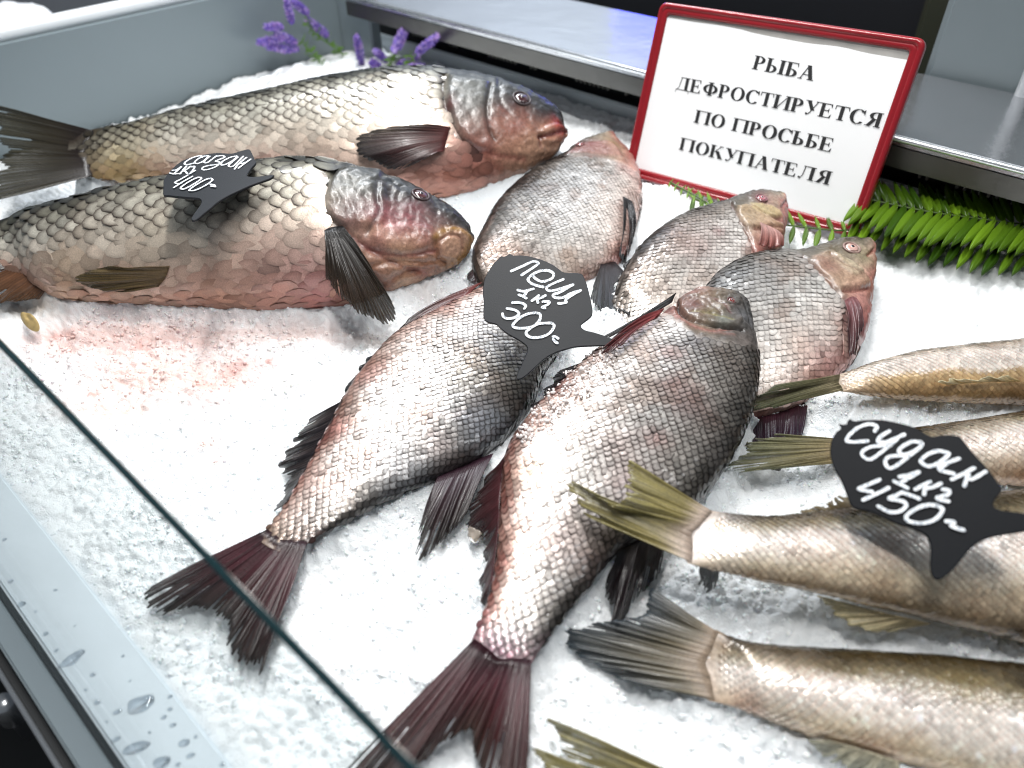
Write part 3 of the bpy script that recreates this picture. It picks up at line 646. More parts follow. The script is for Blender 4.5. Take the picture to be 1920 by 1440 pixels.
fin('pelvic_fin', bream1['root'], onp(bream1, [(738, 632), (700, 675), (656, 730)]), onp(bream1, [(718, 640), (680, 675), (645, 728)], -.006), 10, '1a1216', '100d10', seed=12)
fin('pectoral_fin', bream1['root'], onp(bream1, [(905, 548), (890, 560), (880, 572)], .012), onp(bream1, [(820, 582), (760, 612), (740, 632), (760, 630)], .004), 8, '6a3430', '2a1a1c', bow=.004, seed=13, label='folded dark red fin')

# --- bream behind, left of the sign
b3D = [(1112, 262), (1078, 277), (1050, 300), (990, 335), (935, 385), (902, 440), (885, 480), (893, 522), (915, 550), (935, 566)]
b3V = [(1150, 256), (1168, 280), (1192, 320), (1200, 370), (1190, 430), (1165, 490), (1110, 520), (1050, 545), (1000, 562), (965, 582)]
bream3 = fish('bream', 'pale bream lying head away beside the left edge of the red framed sign', 'fish', 'bream on the ice',
    b3D, b3V, (950, 572), .020, (1130, 275), .045, 14, [.5, .5, .42, .40, .38, .36, .34, .32], S_BREAM, pe=.64, dt=.0060, ds=.0040, rim_k=.5, sc_bright=1.1, head=HEAD_B,
    gill=[(1040, 292), (1080, 290), (1120, 292), (1160, 305), (1200, 330)], eye=(1088, 275), eye_r=.005, iris='8a4a48',
    plates=[([(1060, 290), (1080, 275), (1120, 265), (1150, 270), (1165, 295), (1120, 292)], .003, 7, '9a6460', .5)],
    creases=[([(1050, 296), (1090, 291), (1130, 295), (1185, 318)], 4, .003, '6a3836', .7)],
    blobs=[(1110, 270, 25, '7a4a46', .7), (1150, 268, 18, '8a7048', .6), (1180, 320, 25, 'b88880', .6), (1185, 400, 30, 'c8a8a0', .5), (940, 470, 40, '9a7866', .5), (1000, 500, 40, '8a6a58', .5), (1070, 490, 40, 'a08a78', .4), (1080, 400, 60, 'dcd6d0', .4)], nst=180, nth=140, carry=.045)
fin('pectoral_fin', bream3['root'], onskin(bream3, [(1166, 372), (1174, 376), (1183, 382)], .004), onskin(bream3, [(1152, 480), (1157, 505), (1163, 490), (1178, 440)], .010), 9, '1a1719', '16161a', bow=.004, seed=14)
fin('dorsal_fin', bream3['root'], onp(bream3, [(905, 470), (895, 500), (905, 530)]), pts([(876, 490), (878, 528), (900, 535)], .03), 8, '3a1a20', '1e1416', seed=15)
fin('anal_fin', bream3['root'], onp(bream3, [(1128, 505), (1140, 508), (1152, 508)], .012), pts([(1105, 560), (1130, 588), (1180, 590), (1212, 572), (1204, 540)], [.035, .03, .03, .03, .035]), 14, '2a2224', '25282c', split=.15, rag=.06, raybright=.4, seed=16)
fin('pelvic_fin', bream3['root'], onp(bream3, [(1186, 362), (1188, 372), (1186, 382)]), onp(bream3, [(1232, 374), (1240, 377), (1228, 382)], -.004), 4, '141214', '0e0e10', seed=17)

# --- bream behind, under the sign
b4D = [(1455, 360), (1420, 359), (1382, 370), (1340, 386), (1290, 402), (1240, 430), (1200, 465), (1168, 515), (1150, 560), (1150, 600)]
b4V = [(1474, 368), (1478, 402), (1470, 440), (1462, 478), (1440, 530), (1400, 580), (1340, 610), (1280, 622), (1220, 624), (1182, 618)]
bream4 = fish('bream', 'brownish bream whose snout touches the bottom of the red framed sign', 'fish', 'bream on the ice',
    b4D, b4V, (1165, 610), .022, (1455, 390), .058, 16, [.5, .52, .44, .40, .38, .36, .34, .32], [(a, c) if i > 2 else (a, ['2a2724', '4a443e', '7a7169'][i]) for i, (a, c) in enumerate(S_BREAM)], pe=.85, dt=.0060, ds=.0040, rim_k=.5, sc_bright=1.1, head=HEAD_B,
    gill=[(1355, 370), (1378, 400), (1395, 440), (1412, 465), (1415, 520)], eye=(1428, 371), eye_r=.0058, iris='a06068',
    plates=[([(1380, 385), (1410, 385), (1450, 410), (1468, 420), (1462, 436), (1400, 425), (1382, 405)], .003, 7, 'a58c6c', .6), ([(1405, 380), (1450, 385), (1468, 405), (1440, 408), (1412, 395)], .002, 6, 'b8a878', .6)],
    creases=[([(1368, 378), (1385, 410), (1405, 440), (1415, 470)], 4, .0035, '5a3c36', .7), ([(1405, 385), (1430, 402), (1462, 412)], 3, .002, '7a5a4c', .5), ([(1415, 430), (1440, 428), (1465, 428)], 3, .0025, '7a4a44', .6), ([(1475, 375), (1466, 388)], 2.5, .002, '6a2a2c', .7)],
    blobs=[(1430, 372, 22, '8a4a50', .5), (1470, 380, 14, '8a4048', .6), (1440, 450, 25, 'c8988c', .7), (1420, 470, 20, '9a5a54', .7), (1345, 430, 10, '8a4048', .5), (1330, 440, 60, 'c0b0a8', .4), (1240, 540, 50, '9a8272', .5), (1300, 460, 40, 'b89890', .4)], nst=180, nth=140, carry=.045)
fin('pelvic_fin', bream4['root'], onskin(bream4, [(1418, 425), (1440, 430), (1452, 436)], .004), onskin(bream4, [(1412, 470), (1430, 478), (1456, 470)], .010), 8, 'b89088', '8a4e48', split=.1, bow=.004, seed=18)
fin('dorsal_fin', bream4['root'], onp(bream4, [(1210, 455), (1180, 495), (1165, 520)]), onp(bream4, [(1200, 458), (1168, 500), (1152, 530)], -.004), 8, '1a181a', '141416', seed=19)

# --- bream behind, right
b5D = [(1615, 447), (1570, 452), (1520, 470), (1460, 480), (1400, 490), (1345, 520), (1305, 570), (1285, 630), (1280, 690), (1280, 730)]
b5V = [(1641, 460), (1642, 500), (1634, 545), (1628, 600), (1612, 650), (1585, 693), (1530, 742), (1460, 772), (1390, 785), (1330, 782)]
bream5 = fish('bream', 'bream with a clear pinkish eye, snout below the lower right corner of the sign', 'fish', 'bream on the ice',
    b5D, b5V, (1305, 755), .016, (1615, 490), .052, 12, [.5, .52, .44, .40, .38, .36, .34, .32], S_BREAM, pe=.64, dt=.0068, ds=.0045, rim_k=.5, sc_bright=1.1, head=HEAD_B,
    gill=[(1495, 470), (1520, 495), (1550, 530), (1575, 548), (1590, 600)], eye=(1597, 464), eye_r=.0078, iris='c09a90',
    plates=[([(1520, 480), (1560, 468), (1585, 490), (1625, 515), (1630, 535), (1575, 545), (1540, 520)], .003, 8, 'a58a74', .6), ([(1555, 475), (1580, 480), (1618, 505), (1600, 520), (1570, 500)], .002, 6, 'c0b49a', .6)],
    creases=[([(1505, 478), (1530, 505), (1565, 540), (1580, 560)], 5, .004, '5a3a30', .8), ([(1555, 478), (1580, 500), (1612, 515)], 3, .002, '7a5a4c', .6), ([(1580, 542), (1605, 545), (1628, 540)], 4, .003, '7a443e', .6), ([(1588, 560), (1578, 610), (1576, 660)], 4, .003, '4a2a2c', .7), ([(1640, 466), (1628, 478)], 3, .003, '7a4030', .7)],
    blobs=[(1560, 470, 30, '6e6450', .6), (1620, 480, 25, '8a8468', .6), (1550, 500, 25, '7a5048', .6), (1600, 530, 25, 'a08068', .5), (1600, 600, 24, '8a5054', .75), (1615, 560, 22, 'b88880', .6), (1500, 640, 40, 'c09a84', .4), (1560, 680, 40, 'a86a6a', .5), (1450, 720, 50, 'cabcb0', .4), (1400, 540, 60, 'b0aeac', .4), (1380, 510, 40, '5a5a58', .5)], nst=190, nth=150, carry=.04)
fin('pelvic_fin', bream5['root'], onskin(bream5, [(1582, 566), (1590, 560), (1602, 562)], .004), onskin(bream5, [(1575, 640), (1580, 672), (1592, 655), (1604, 620)], .010), 8, '7a4a4c', '4a3436', bow=.005, split=.1, seed=20)
fin('anal_fin', bream5['root'], onp(bream5, [(1515, 752), (1450, 770), (1385, 782)]), pts([(1506, 820), (1450, 838), (1385, 842)], .012), 18, '3a1520', '2a1a2c', rag=.1, split=.1, raybright=.4, seed=21)

# --- bream in the centre, on top
b2D = [(1385, 553), (1404, 575), (1413, 620), (1421, 680), (1415, 745), (1394, 812), (1358, 878), (1306, 942), (1240, 988), (1160, 1030), (1100, 1103), (1050, 1166), (1003, 1233), (993, 1262)]
b2V = [(1345, 549), (1292, 550), (1258, 580), (1184, 628), (1105, 675), (1044, 733), (990, 788), (955, 842), (942, 902), (938, 987), (931, 1062), (918, 1122), (888, 1192), (880, 1217)]
bream2 = fish('bream', 'biggest silver bream in the centre with its gill cover raised and wide maroon tail', 'fish', 'bream on the ice',
    b2D, b2V, (937, 1240), .026, (1350, 590), .064, 7, [.46, .42, .34, .31, .31, .32, .33, .34, .35], S_BREAM, pe=.64, dt=.0061, ds=.0041, head=[(1, '2c2b2b'), (.5, '4a443e'), (.0, '6a5c4c'), (-.6, '7c5a50'), (-1, '6a403c')], tailcol='5a2430',
    gill=[(1250, 590), (1275, 612), (1310, 634), (1360, 642), (1400, 650), (1430, 655)], eye=(1372, 564), eye_r=.0036, iris='6a2c28', lift=.09,
    plates=[([(1270, 553), (1266, 572), (1290, 592), (1330, 602), (1375, 612), (1392, 600), (1380, 575), (1330, 556)], .0018, 6, '564a40', .5),
            ([(1275, 556), (1310, 553), (1350, 562), (1370, 585), (1330, 572)], .0015, 5, '8a7a6c', .5)],
    creases=[([(1266, 566), (1275, 585), (1300, 601), (1340, 609), (1372, 614), (1392, 618)], 4.2, .007, '120a0a', .97), ([(1262, 580), (1280, 602), (1320, 618), (1375, 628)], 4, -.0012, '8a5a52', .4), ([(1330, 556), (1355, 572), (1370, 588)], 3, .0015, '5a3034', .6), ([(1290, 556), (1325, 566), (1352, 590)], 2.5, .0012, '4a3030', .5), ([(1345, 566), (1362, 572), (1388, 572)], 2.5, .0012, '2a2020', .7), ([(1392, 560), (1405, 585), (1412, 615)], 4, .0015, '2a2828', .5), ([(1300, 585), (1340, 592), (1375, 602)], 2.5, .0009, '8a8458', .5), ([(1268, 590), (1290, 606), (1330, 616), (1372, 616)], 4, .001, '9a6058', .5)],
    blobs=[(1395, 590, 30, '4e4e50', .9), (1400, 640, 35, '5a524e', .85), (1380, 690, 45, '6e6660', .7), (1335, 586, 18, '6e6240', .5), (1300, 572, 20, '6a403c', .6), (1330, 562, 20, '6e5c54', .5), (1355, 600, 15, '7a8078', .6), (1310, 640, 30, '6a6266', .6), (1345, 650, 35, '726a62', .6),
           (1270, 720, 40, '8a6660', .6), (1300, 760, 40, '7e605c', .55), (1260, 660, 26, '9a6a5e', .6), (1320, 820, 45, '7c7672', .5), (1230, 820, 22, '9a5e56', .5), (1160, 830, 40, 'b89890', .4), (1100, 780, 60, 'e2d8d0', .5), (1000, 880, 40, 'd8bfa8', .5), (960, 1000, 30, 'd0a898', .5), (1190, 900, 40, 'a88a86', .5), (1060, 1000, 60, 'bfa29c', .35),
           (930, 1215, 40, '8e8090', .5), (960, 1250, 30, '6a2c3a', .7), (890, 1215, 26, '5a2430', .6), (1010, 1210, 25, '4a4044', .6), (1210, 930, 40, 'a09ca0', .4), (1240, 600, 18, 'd8d0c8', .6)], nst=260, nth=220, carry=.03)
fin('tail_fin', bream2['root'], bream2['tb'], pts([(625, 1470), (730, 1480), (800, 1420), (862, 1378), (885, 1400), (910, 1480), (985, 1530)], [.012, .010, .010, .012, .010, .008, .006]), 34, '4c1024', '38261f', rag=.10, notch=.04, split=.35, raybright=.6, lift0=.0012, cb='2e0c16', seed=22)
fin('anal_fin', bream2['root'], onp(bream2, [(958, 838), (940, 905), (934, 990), (922, 1090)]), pts([(925, 880), (873, 972), (898, 1010), (910, 1045), (900, 1100), (907, 1148)], .014), 26, '4a2226', '2a1a1a', rag=.15, split=.3, raybright=.5, seed=23)
fin('dorsal_fin', bream2['root'], onp(bream2, [(1255, 985), (1210, 1005), (1160, 1032)]), pts([(1240, 1075), (1195, 1130), (1152, 1185), (1140, 1150), (1132, 1100)], [.018, .016, .016, .012, .014]), 14, '1e1416', '1a1416', rag=.2, split=.6, raybright=.6, seed=24)
fin('pectoral_fin', bream2['root'], onskin(bream2, [(1246, 590), (1240, 598), (1232, 606)], .006), onskin(bream2, [(1170, 640), (1138, 668), (1122, 690), (1160, 668)], .010), 9, '7a3434', '4a2022', bow=.004, rag=.12, split=.3, seed=25)
fin('belly_fin', bream2['root'], onp(bream2, [(1108, 676), (1048, 735), (996, 792)], .002), onp(bream2, [(1060, 676), (1016, 722), (972, 800)], -.010), 14, '1c0c10', '140a0c', rag=.12, split=.2, raybright=.4, seed=51)
fin('pelvic_fin', bream2['root'], onp(bream2, [(1266, 562), (1262, 570), (1258, 580)], .008), onp(bream2, [(1170, 622), (1125, 640), (1120, 652), (1165, 632)], .004), 5, '1a1616', '14120f', seed=26)

# --- zander, heads out of the picture to the right
def zander(label, D, V, zA, zB, seed, bf=(.62, .62, .60, .58, .56, .54), tilt=14, **k):
    A = ((D[-1][0]+V[-1][0])/2, (D[-1][1]+V[-1][1])/2); B = ((D[2][0]+V[2][0])/2, (D[2][1]+V[2][1])/2)
    return fish('zander', label, 'fish', 'zander on the ice', D, V, A, zA, B, zB, tilt, list(bf), k.pop('stops', S_ZAND), dt=.0042, ds=.0026, scales='small', tilt_sc=.09, lift=.05, sc_var=.12,
                nst=170, nth=76, skin_noise=.2, carry=.02, tailcol='9a8470', **k)
z3 = zander('zander with its torn olive tail lying across the central bream',
    [(2480, 1035), (2400, 985), (2280, 945), (2080, 920), (1920, 925), (1800, 935), (1700, 945), (1600, 955), (1500, 966), (1420, 970), (1350, 960), (1300, 948)],
    [(2490, 1130), (2420, 1200), (2300, 1250), (2080, 1258), (1920, 1200), (1770, 1164), (1640, 1134), (1530, 1108), (1450, 1092), (1380, 1077), (1310, 1062), (1262, 1048)], .066, .034, 30,
    blobs=[(1290, 970, 26, '7a6c68', .6), (1275, 940, 20, '8a5a58', .6), (1310, 1000, 30, 'd8d0d0', .6), (1265, 1040, 20, 'a08068', .5), (1340, 1010, 50, 'e6e0da', .5), (1905, 1195, 12, '2a1a14', .95), (1350, 990, 14, 'a07a48', .5)])
fin('tail_fin', z3['root'], z3['tb'], np.vstack([pts([(1178, 864), (1170, 912), (1148, 945), (1100, 918), (1060, 905), (1074, 945), (1085, 965)], [.088, .084, .080, .078, .074, .070, .066])]), 24, '7d7040', '8c8455', rag=.12, notch=.03, split=.45, raybright=.45, lift0=.0012, cb='c4b2a4', seed=31)
fin('anal_fin', z3['root'], onskin(z3, [(1745, 1172), (1700, 1160), (1640, 1146)], .003), pts([(1690, 1182), (1625, 1178), (1570, 1156), (1525, 1120)], [.026, .028, .030, .036]), 11, 'c8b48c', 'd8cca4', rag=.1, split=.2, raybright=.4, seed=32)
fin('dorsal_fin', z3['root'], onp(z3, [(1610, 958), (1540, 966), (1480, 970)]), onp(z3, [(1590, 922), (1490, 960), (1440, 970)]), 14, '4a3a22', '7a6a48', rag=.3, split=.6, raybright=.5, seed=33)
fin('pelvic_fin', z3['root'], onp(z3, [(1354, 1062), (1332, 1058), (1312, 1053)]), pts([(1340, 1102), (1325, 1106), (1312, 1100)], .022), 6, '1a1612', '100e0c', rag=.3, split=.7, seed=34)
z4 = zander('lowest full zander with a blue grey tail, lying nearest the camera at lower right',
    [(2520, 1400), (2420, 1320), (2280, 1280), (2080, 1262), (1920, 1248), (1780, 1233), (1613, 1221), (1467, 1213), (1400, 1204), (1360, 1190), (1320, 1168)],
    [(2520, 1500), (2440, 1580), (2300, 1610), (2080, 1560), (1920, 1498), (1800, 1458), (1680, 1425), (1547, 1388), (1450, 1352), (1370, 1324), (1280, 1304)], .020, .030, 31,
    blobs=[(1310, 1190, 26, '6a5636', .7), (1300, 1230, 26, '8a7a6c', .5), (1290, 1280, 26, 'c0a494', .5), (1440, 1310, 60, 'e0d6ca', .5), (1700, 1300, 24, '57504a', .5), (1820, 1290, 40, '80703f', .5), (1400, 1340, 30, 'b48a78', .5), (1650, 1410, 30, 'b08a70', .5)])
fin('tail_fin', z4['root'], z4['tb'], pts([(1212, 1100), (1190, 1150), (1100, 1172), (1046, 1180), (1060, 1212), (1105, 1245), (1180, 1280)], [.030, .024, .018, .014, .012, .010, .010]), 24, '6a5c3c', '3a444c', rag=.10, notch=.03, split=.3, raybright=.5, lift0=.0012, cb='a3917f', seed=35)
fin('anal_fin', z4['root'], onskin(z4, [(1690, 1420), (1620, 1400), (1560, 1380)], .003), pts([(1680, 1470), (1560, 1430), (1510, 1385)], [.012, .012, .016]), 10, 'b0a890', 'a8a898', rag=.12, split=.2, raybright=.3, seed=36)
z1 = zander('pale upper zander pointing its closed tail at the bream, below the fern',
    [(2500, 640), (2430, 605), (2300, 595), (2100, 618), (1920, 640), (1800, 652), (1700, 665), (1640, 680), (1590, 697), (1550, 709)],
    [(2510, 690), (2440, 730), (2300, 760), (2100, 764), (1920, 756), (1800, 751), (1700, 746), (1640, 741), (1595, 736), (1560, 731)], .040, .032, 37,
    stops=[(1, '7a705c'), (.8, 'b8b0a0'), (.4, 'e4e0d8'), (-.1, 'dcd6cc'), (-.3, 'b8a078'), (-.5, 'c0a67c'), (-.8, 'a88a60'), (-1, '8a6e4a')],
    blobs=[(1600, 715, 30, 'd8c8b8', .4)])
fin('tail_fin', z1['root'], z1['tb'], pts([(1442, 722), (1430, 742), (1405, 752), (1402, 772), (1450, 765)], [.055, .05, .046, .042, .04]), 14, '6a6248', '4a5034', rag=.1, split=.2, raybright=.5, lift0=.0012, cb='8e8468', seed=37)
fin('anal_fin', z1['root'], onskin(z1, [(1910, 716), (1840, 718), (1780, 722)], .003), onskin(z1, [(1880, 712), (1800, 714), (1745, 718)], .008), 10, 'd0b070', 'cfc7a8', split=.05, seed=38)
z2 = zander('second zander from the top, mostly hidden under the black price tag',
    [(2500, 800), (2430, 752), (2300, 735), (2100, 752), (1920, 776), (1800, 794), (1700, 807), (1620, 820), (1545, 826)],
    [(2510, 880), (2440, 930), (2300, 945), (2100, 930), (1920, 908), (1800, 903), (1700, 889), (1620, 876), (1540, 862)], .030, .034, 39,
    blobs=[(1860, 830, 50, 'e6dccf', .5), (1900, 895, 30, '8a5a34', .5)])
fin('tail_fin', z2['root'], z2['tb'], pts([(1450, 814), (1390, 832), (1368, 858), (1362, 884), (1440, 884)], [.036, .032, .03, .026, .024]), 16, '7a6c48', '6a6c50', rag=.15, split=.4, raybright=.5, lift0=.0012, cb='8a7a58', seed=39)
fin('dorsal_fin', z2['root'], onp(z2, [(1790, 797), (1750, 803), (1720, 808)]), onp(z2, [(1760, 794), (1730, 800), (1712, 803)]), 7, '6a5a38', '4a3e28', rag=.3, split=.6, seed=40)
fin('anal_fin', z2['root'], onp(z2, [(1475, 866), (1460, 868), (1448, 868)]), pts([(1462, 880), (1448, 884), (1436, 880)], .02), 4, '2a2218', '14100c', seed=43)
z5 = zander('zander cut off by the bottom edge, only its olive tail in view',
    [(2250, 1880), (2100, 1780), (1900, 1680), (1700, 1610), (1500, 1540), (1400, 1500), (1290, 1462)],
    [(2240, 1960), (2080, 1960), (1880, 1890), (1660, 1790), (1450, 1690), (1330, 1620), (1215, 1545)], .020, .026, 41)
fin('tail_fin', z5['root'], z5['tb'], pts([(1010, 1335), (1016, 1360), (1060, 1420), (1040, 1428), (998, 1402), (1020, 1450), (1080, 1500)], [.026, .022, .014, .012, .012, .010, .008]), 22, '7d7040', '8c8455', rag=.15, notch=.03, split=.45, raybright=.5, lift0=.0012, cb='8a7a50', seed=42)

# ------------------------------------------------------------------ fish shaped price tags
def crop(L, x0, y0, k): return [(x0+x*k, y0+y*k) for x, y in L]
def ribbon(P3, w, n, seed=0):
    P = resample(P3, max(8, int(len(P3)*7))); m = len(P)
    T = unit(np.gradient(P, axis=0)); S = np.cross(n, T)
    ww = w*.5*(.86+.28*noise(np.stack([np.arange(m)*.3, np.full(m, seed*3.1)], -1), 3))
    V = []; Fs = []
    for k in range(m): V += [P[k]-S[k]*ww[k], P[k]+S[k]*ww[k]]
    Fs = [(2*k, 2*k+2, 2*k+3, 2*k+1) for k in range(m-1)]
    for k, sg in ((0, -1), (m-1, 1)):
        i0 = len(V); a = np.linspace(-PI/2, PI/2, 7)
        V += [P[k]+(S[k]*math.sin(q)+T[k]*sg*math.cos(q))*ww[k] for q in a]; Fs.append(tuple(range(i0, i0+7)))
    return V, Fs
def price_tag(label, outline, centre, z, kz, ke, strokes, wid, stake_to, wf=1.0, M_BLACK=M_BLACK):
    p = at(*centre, z); n = unit(np.array([0, 0, kz])+unit(EYE-p)*ke)
    root = thing('price_tag', label, 'price tag', 'fish shaped price tags')
    O = np.array([hit(x, y, p, n) for x, y in outline]); c = O.mean(0)
    O = resample(np.vstack([O, O[:1]]), 150)[:-1]; m = len(O)
    T = unit(np.roll(O, -1, 0)-np.roll(O, 1, 0)); S = np.cross(n, T)
    if ((c-O)*S).sum(1).mean() < 0: S = -S
    rings = [(-.0026, .0005), (-.0022, 0), (-.0004, 0), (0, .0005)]
    V = np.vstack([O+n*h+S*ins for h, ins in rings]); Fs = [tuple(range(m)), tuple(range(3*m, 4*m))[::-1]]
    for r_ in range(3): Fs += [(r_*m+k, r_*m+(k+1) % m, (r_+1)*m+(k+1) % m, (r_+1)*m+k) for k in range(m)]
    board = obj('board', V, Fs, M_BLACK, root, shade=False)
    mb = MB()
    for i, s in enumerate(strokes):
        q = np.array([hit(x, y, p, n) for x, y in s])+n*(.0005+.00004*i)
        V, Fs = ribbon(q, wid*np.linalg.norm(p-EYE)/F*wf, n, i); mb.add(V, Fs)
    mb.obj('lettering', M_CHALK, board)
    b = at(*stake_to[0], stake_to[1]); t = hit(*stake_to[0], p, n)-n*.0027
    st = MB(); st.tube([t, (t+b)/2, b], [.0022, .0022, .0014], 8); st.obj('stake', M_BLACK, root)
    return root
o3 = [(330,110),(345,120),(390,105),(425,80),(450,105),(540,103),(650,120),(780,160),(880,210),(960,270),(1010,285),(1150,290),(1190,330),(1230,440),(1265,590),(1280,680),(1265,740),(1165,820),(1160,845),(1200,880),(1300,905),(1420,945),(1560,1005),(1510,1030),(1400,1040),(1250,1045),(1100,1055),(980,1085),(880,1120),(780,1180),(680,1270),(580,1360),(520,1390),(490,1385),(495,1340),(540,1240),(585,1140),(605,1075),(580,1030),(500,975),(400,920),(320,860),(280,820),(200,800),(155,770),(145,700),(150,590),(140,500),(150,380),(180,300),(250,190)]
s3 = [[(435,270),(560,215),(660,170),(715,185),(690,215),(545,310)], [(655,310),(690,350),(760,378),(850,350),(875,300),(820,265),(730,270),(650,310),(610,355),(640,395),(700,420),(765,435)],
      [(975,355),(870,400),(800,440),(830,475),(920,460),(1075,410)], [(1075,412),(940,490),(870,515),(890,545),(970,545),(1060,500),(1155,470)], [(1155,470),(1050,530),(1000,570),(1005,595),(960,605),(925,605)],
      [(505,468),(565,480),(665,455)], [(605,472),(585,505),(560,530)], [(515,518),(550,530),(590,552)], [(720,525),(690,550),(650,580)], [(790,525),(745,548),(700,565)], [(705,560),(705,575),(712,597)],
      [(765,590),(825,588),(818,615),(755,648),(785,657)], [(450,600),(530,600),(585,630),(570,662)], [(390,660),(470,675),(515,710),(480,750),(400,765),(355,745),(345,715)],
      [(690,705),(735,720),(725,790),(650,850),(540,865),(465,855),(455,825),(520,760),(610,715),(690,705)], [(850,810),(880,840),(840,910),(750,955),(640,960),(590,920),(620,875),(720,820),(850,810)],
      [(870,952),(895,955),(920,970)], [(870,980),(890,1005),(915,1020)]]
k3 = .1806
price_tag('middle tag with white lettering and price 300, over the two big silver bream', crop(o3, 880, 460, k3), (1015, 590), .098, .55, .75, [crop(s, 880, 460, k3) for s in s3], 5.2, ((990, 600), .05))
o4 = [(140,145),(165,152),(205,145),(210,115),(235,105),(262,125),(340,115),(480,115),(620,140),(750,180),(870,245),(950,235),(1080,240),(1120,270),(1200,370),(1320,500),(1400,610),(1435,650),(1420,700),(1370,760),(1370,800),(1420,830),(1610,855),(1720,890),(1790,930),(1720,970),(1610,1000),(1450,1025),(1320,1055),(1230,1100),(1150,1180),(1060,1290),(980,1360),(920,1385),(880,1350),(865,1270),(870,1160),(860,1080),(830,1030),(760,990),(640,950),(560,920),(480,880),(380,840),(280,820),(235,790),(200,700),(160,600),(110,510),(80,430),(70,350),(85,270),(120,210),(160,180)]
s4 = [[(425,205),(440,170),(380,150),(290,180),(220,240),(200,280),(250,292),(365,285)], [(540,205),(470,250),(450,290),(520,290),(655,235)], [(600,270),(480,370),(390,430),(335,410),(325,370),(400,330),(550,318)],
      [(790,300),(720,290),(630,340),(620,380),(680,390),(760,350),(800,310),(780,290)], [(790,330),(690,410),(560,500),(510,470),(520,420),(600,402),(690,405)],
      [(1000,380),(920,365),(830,400),(790,450),(850,485),(930,460),(1005,400)], [(1010,385),(950,470),(940,515),(1050,545)], [(1090,425),(1010,455),(955,495),(950,520)], [(1210,500),(1120,548),(1035,590)], [(1300,530),(1190,590),(1150,560)], [(1165,555),(1145,600),(1135,640)],
      [(620,570),(700,555),(770,530)], [(770,535),(700,575),(640,610)], [(575,605),(630,632),(680,660)], [(860,610),(805,638),(745,670)], [(945,625),(890,650),(840,662)], [(825,650),(818,680),(815,710)], [(960,670),(1010,680),(1000,712),(920,735),(935,752),(1005,765)],
      [(460,595),(375,632),(295,665),(345,680),(400,690)], [(530,660),(430,710),(330,755)], [(640,695),(710,720),(775,745)], [(640,695),(590,720),(535,745),(640,765),(672,800),(620,845),(540,850),(450,805)],
      [(920,800),(960,835),(900,910),(790,940),(690,922),(675,880),(760,820),(850,795),(920,800)], [(990,925),(1050,930),(1032,962),(1125,995)]]
k4 = .2362
price_tag('nearest tag, black with price 450, lying over the zander on the right', crop(o4, 1540, 760, k4), (1735, 930), .116, .5, .8, [crop(s, 1540, 760, k4) for s in s4], 6.0, ((1800, 930), .05), M_BLACK=M_BLACK_NOSHEEN)
o1 = [(130,700),(135,620),(200,520),(280,430),(380,350),(480,300),(620,260),(780,230),(950,210),(1150,220),(1280,185),(1410,155),(1450,200),(1500,310),(1520,360),(1450,440),(1390,530),(1390,560),(1480,570),(1640,555),(1760,540),(1790,545),(1740,590),(1600,640),(1460,690),(1300,760),(1130,840),(960,940),(840,1040),(740,1120),(640,1200),(555,1220),(560,1170),(620,1080),(690,980),(695,920),(640,890),(500,880),(350,865),(200,850),(130,840)]
s1 = [[(715,285),(690,262),(620,275),(540,305),(460,360),(455,390),(500,395),(580,375)], [(800,262),(720,275),(640,320),(600,365),(650,378),(740,340),(810,270)], [(830,270),(760,330),(750,365),(800,360),(930,265)], [(940,270),(1020,262),(1050,285),(960,325),(920,345),(980,365),(930,420),(850,455),(770,475),(715,465),(740,430),(850,405),(1000,385)],
      [(1230,268),(1130,290),(1020,350),(1000,400),(1060,395),(1160,345),(1240,278)], [(1250,285),(1150,370),(1110,415),(1180,420),(1330,275)], [(1380,290),(1260,390),(1200,465)], [(1440,318),(1340,390),(1260,450)], [(1280,375),(1320,380),(1360,365)],
      [(270,485),(330,478),(400,430)], [(400,432),(350,485),(300,530)], [(235,528),(290,540),(360,535)], [(480,425),(430,485),(385,540)], [(540,425),(490,470),(440,495)], [(440,495),(470,510),(490,535)], [(560,435),(600,430),(590,470),(540,530),(520,545),(610,490)],
      [(500,560),(400,620),(310,670),(360,690),(410,680)], [(570,580),(430,660),(290,750)], [(700,598),(640,600),(520,660),(410,735),(400,765),(460,765),(600,690),(700,620),(700,598)],
      [(850,610),(780,625),(640,700),(540,770),(530,795),(620,785),(760,720),(870,640),(850,610)], [(845, 700), (880, 705), (910, 718)], [(850, 728), (885, 732), (915, 738)]]
price_tag('dark tag with price 400 stuck in the back of the front carp', crop(o1, 290, 260, .125), (400, 338), .140, 1.0, .12, [crop(s, 290, 260, .125) for s in s1], 3.2, ((400, 345), .10))

# ------------------------------------------------------------------ framed notice
SB = np.array([-.54671, .82310, .020]); SU = unit(np.array([.31339, .02177, .00812])); SVv = np.array([.0017215, .0620077, .2039664]); SVv = unit(SVv-SU*SVv.dot(SU)); SN = np.cross(SU, SVv)
SW, SH = .3143, .2132
def sg(u, v, h=0.): return SB+SU*u+SVv*v+SN*h
def sg_uv(x, y, h=.0022):
    q = hit(x, y, SB+SN*h, SN)-SB; return np.array([q.dot(SU), q.dot(SVv)])
def rrect(d, rad, n=7):
    out = []
    for cx, cy, a0 in ((SW-d-rad, SH-d-rad, 0), (d+rad, SH-d-rad, PI/2), (d+rad, d+rad, PI), (SW-d-rad, d+rad, 1.5*PI)):
        out += [(cx+rad*math.cos(a0+PI/2*k/n), cy+rad*math.sin(a0+PI/2*k/n)) for k in range(n+1)]
    return out
sign = thing('framed_sign', 'white notice in a red plastic frame leaning at the back of the ice', 'sign')
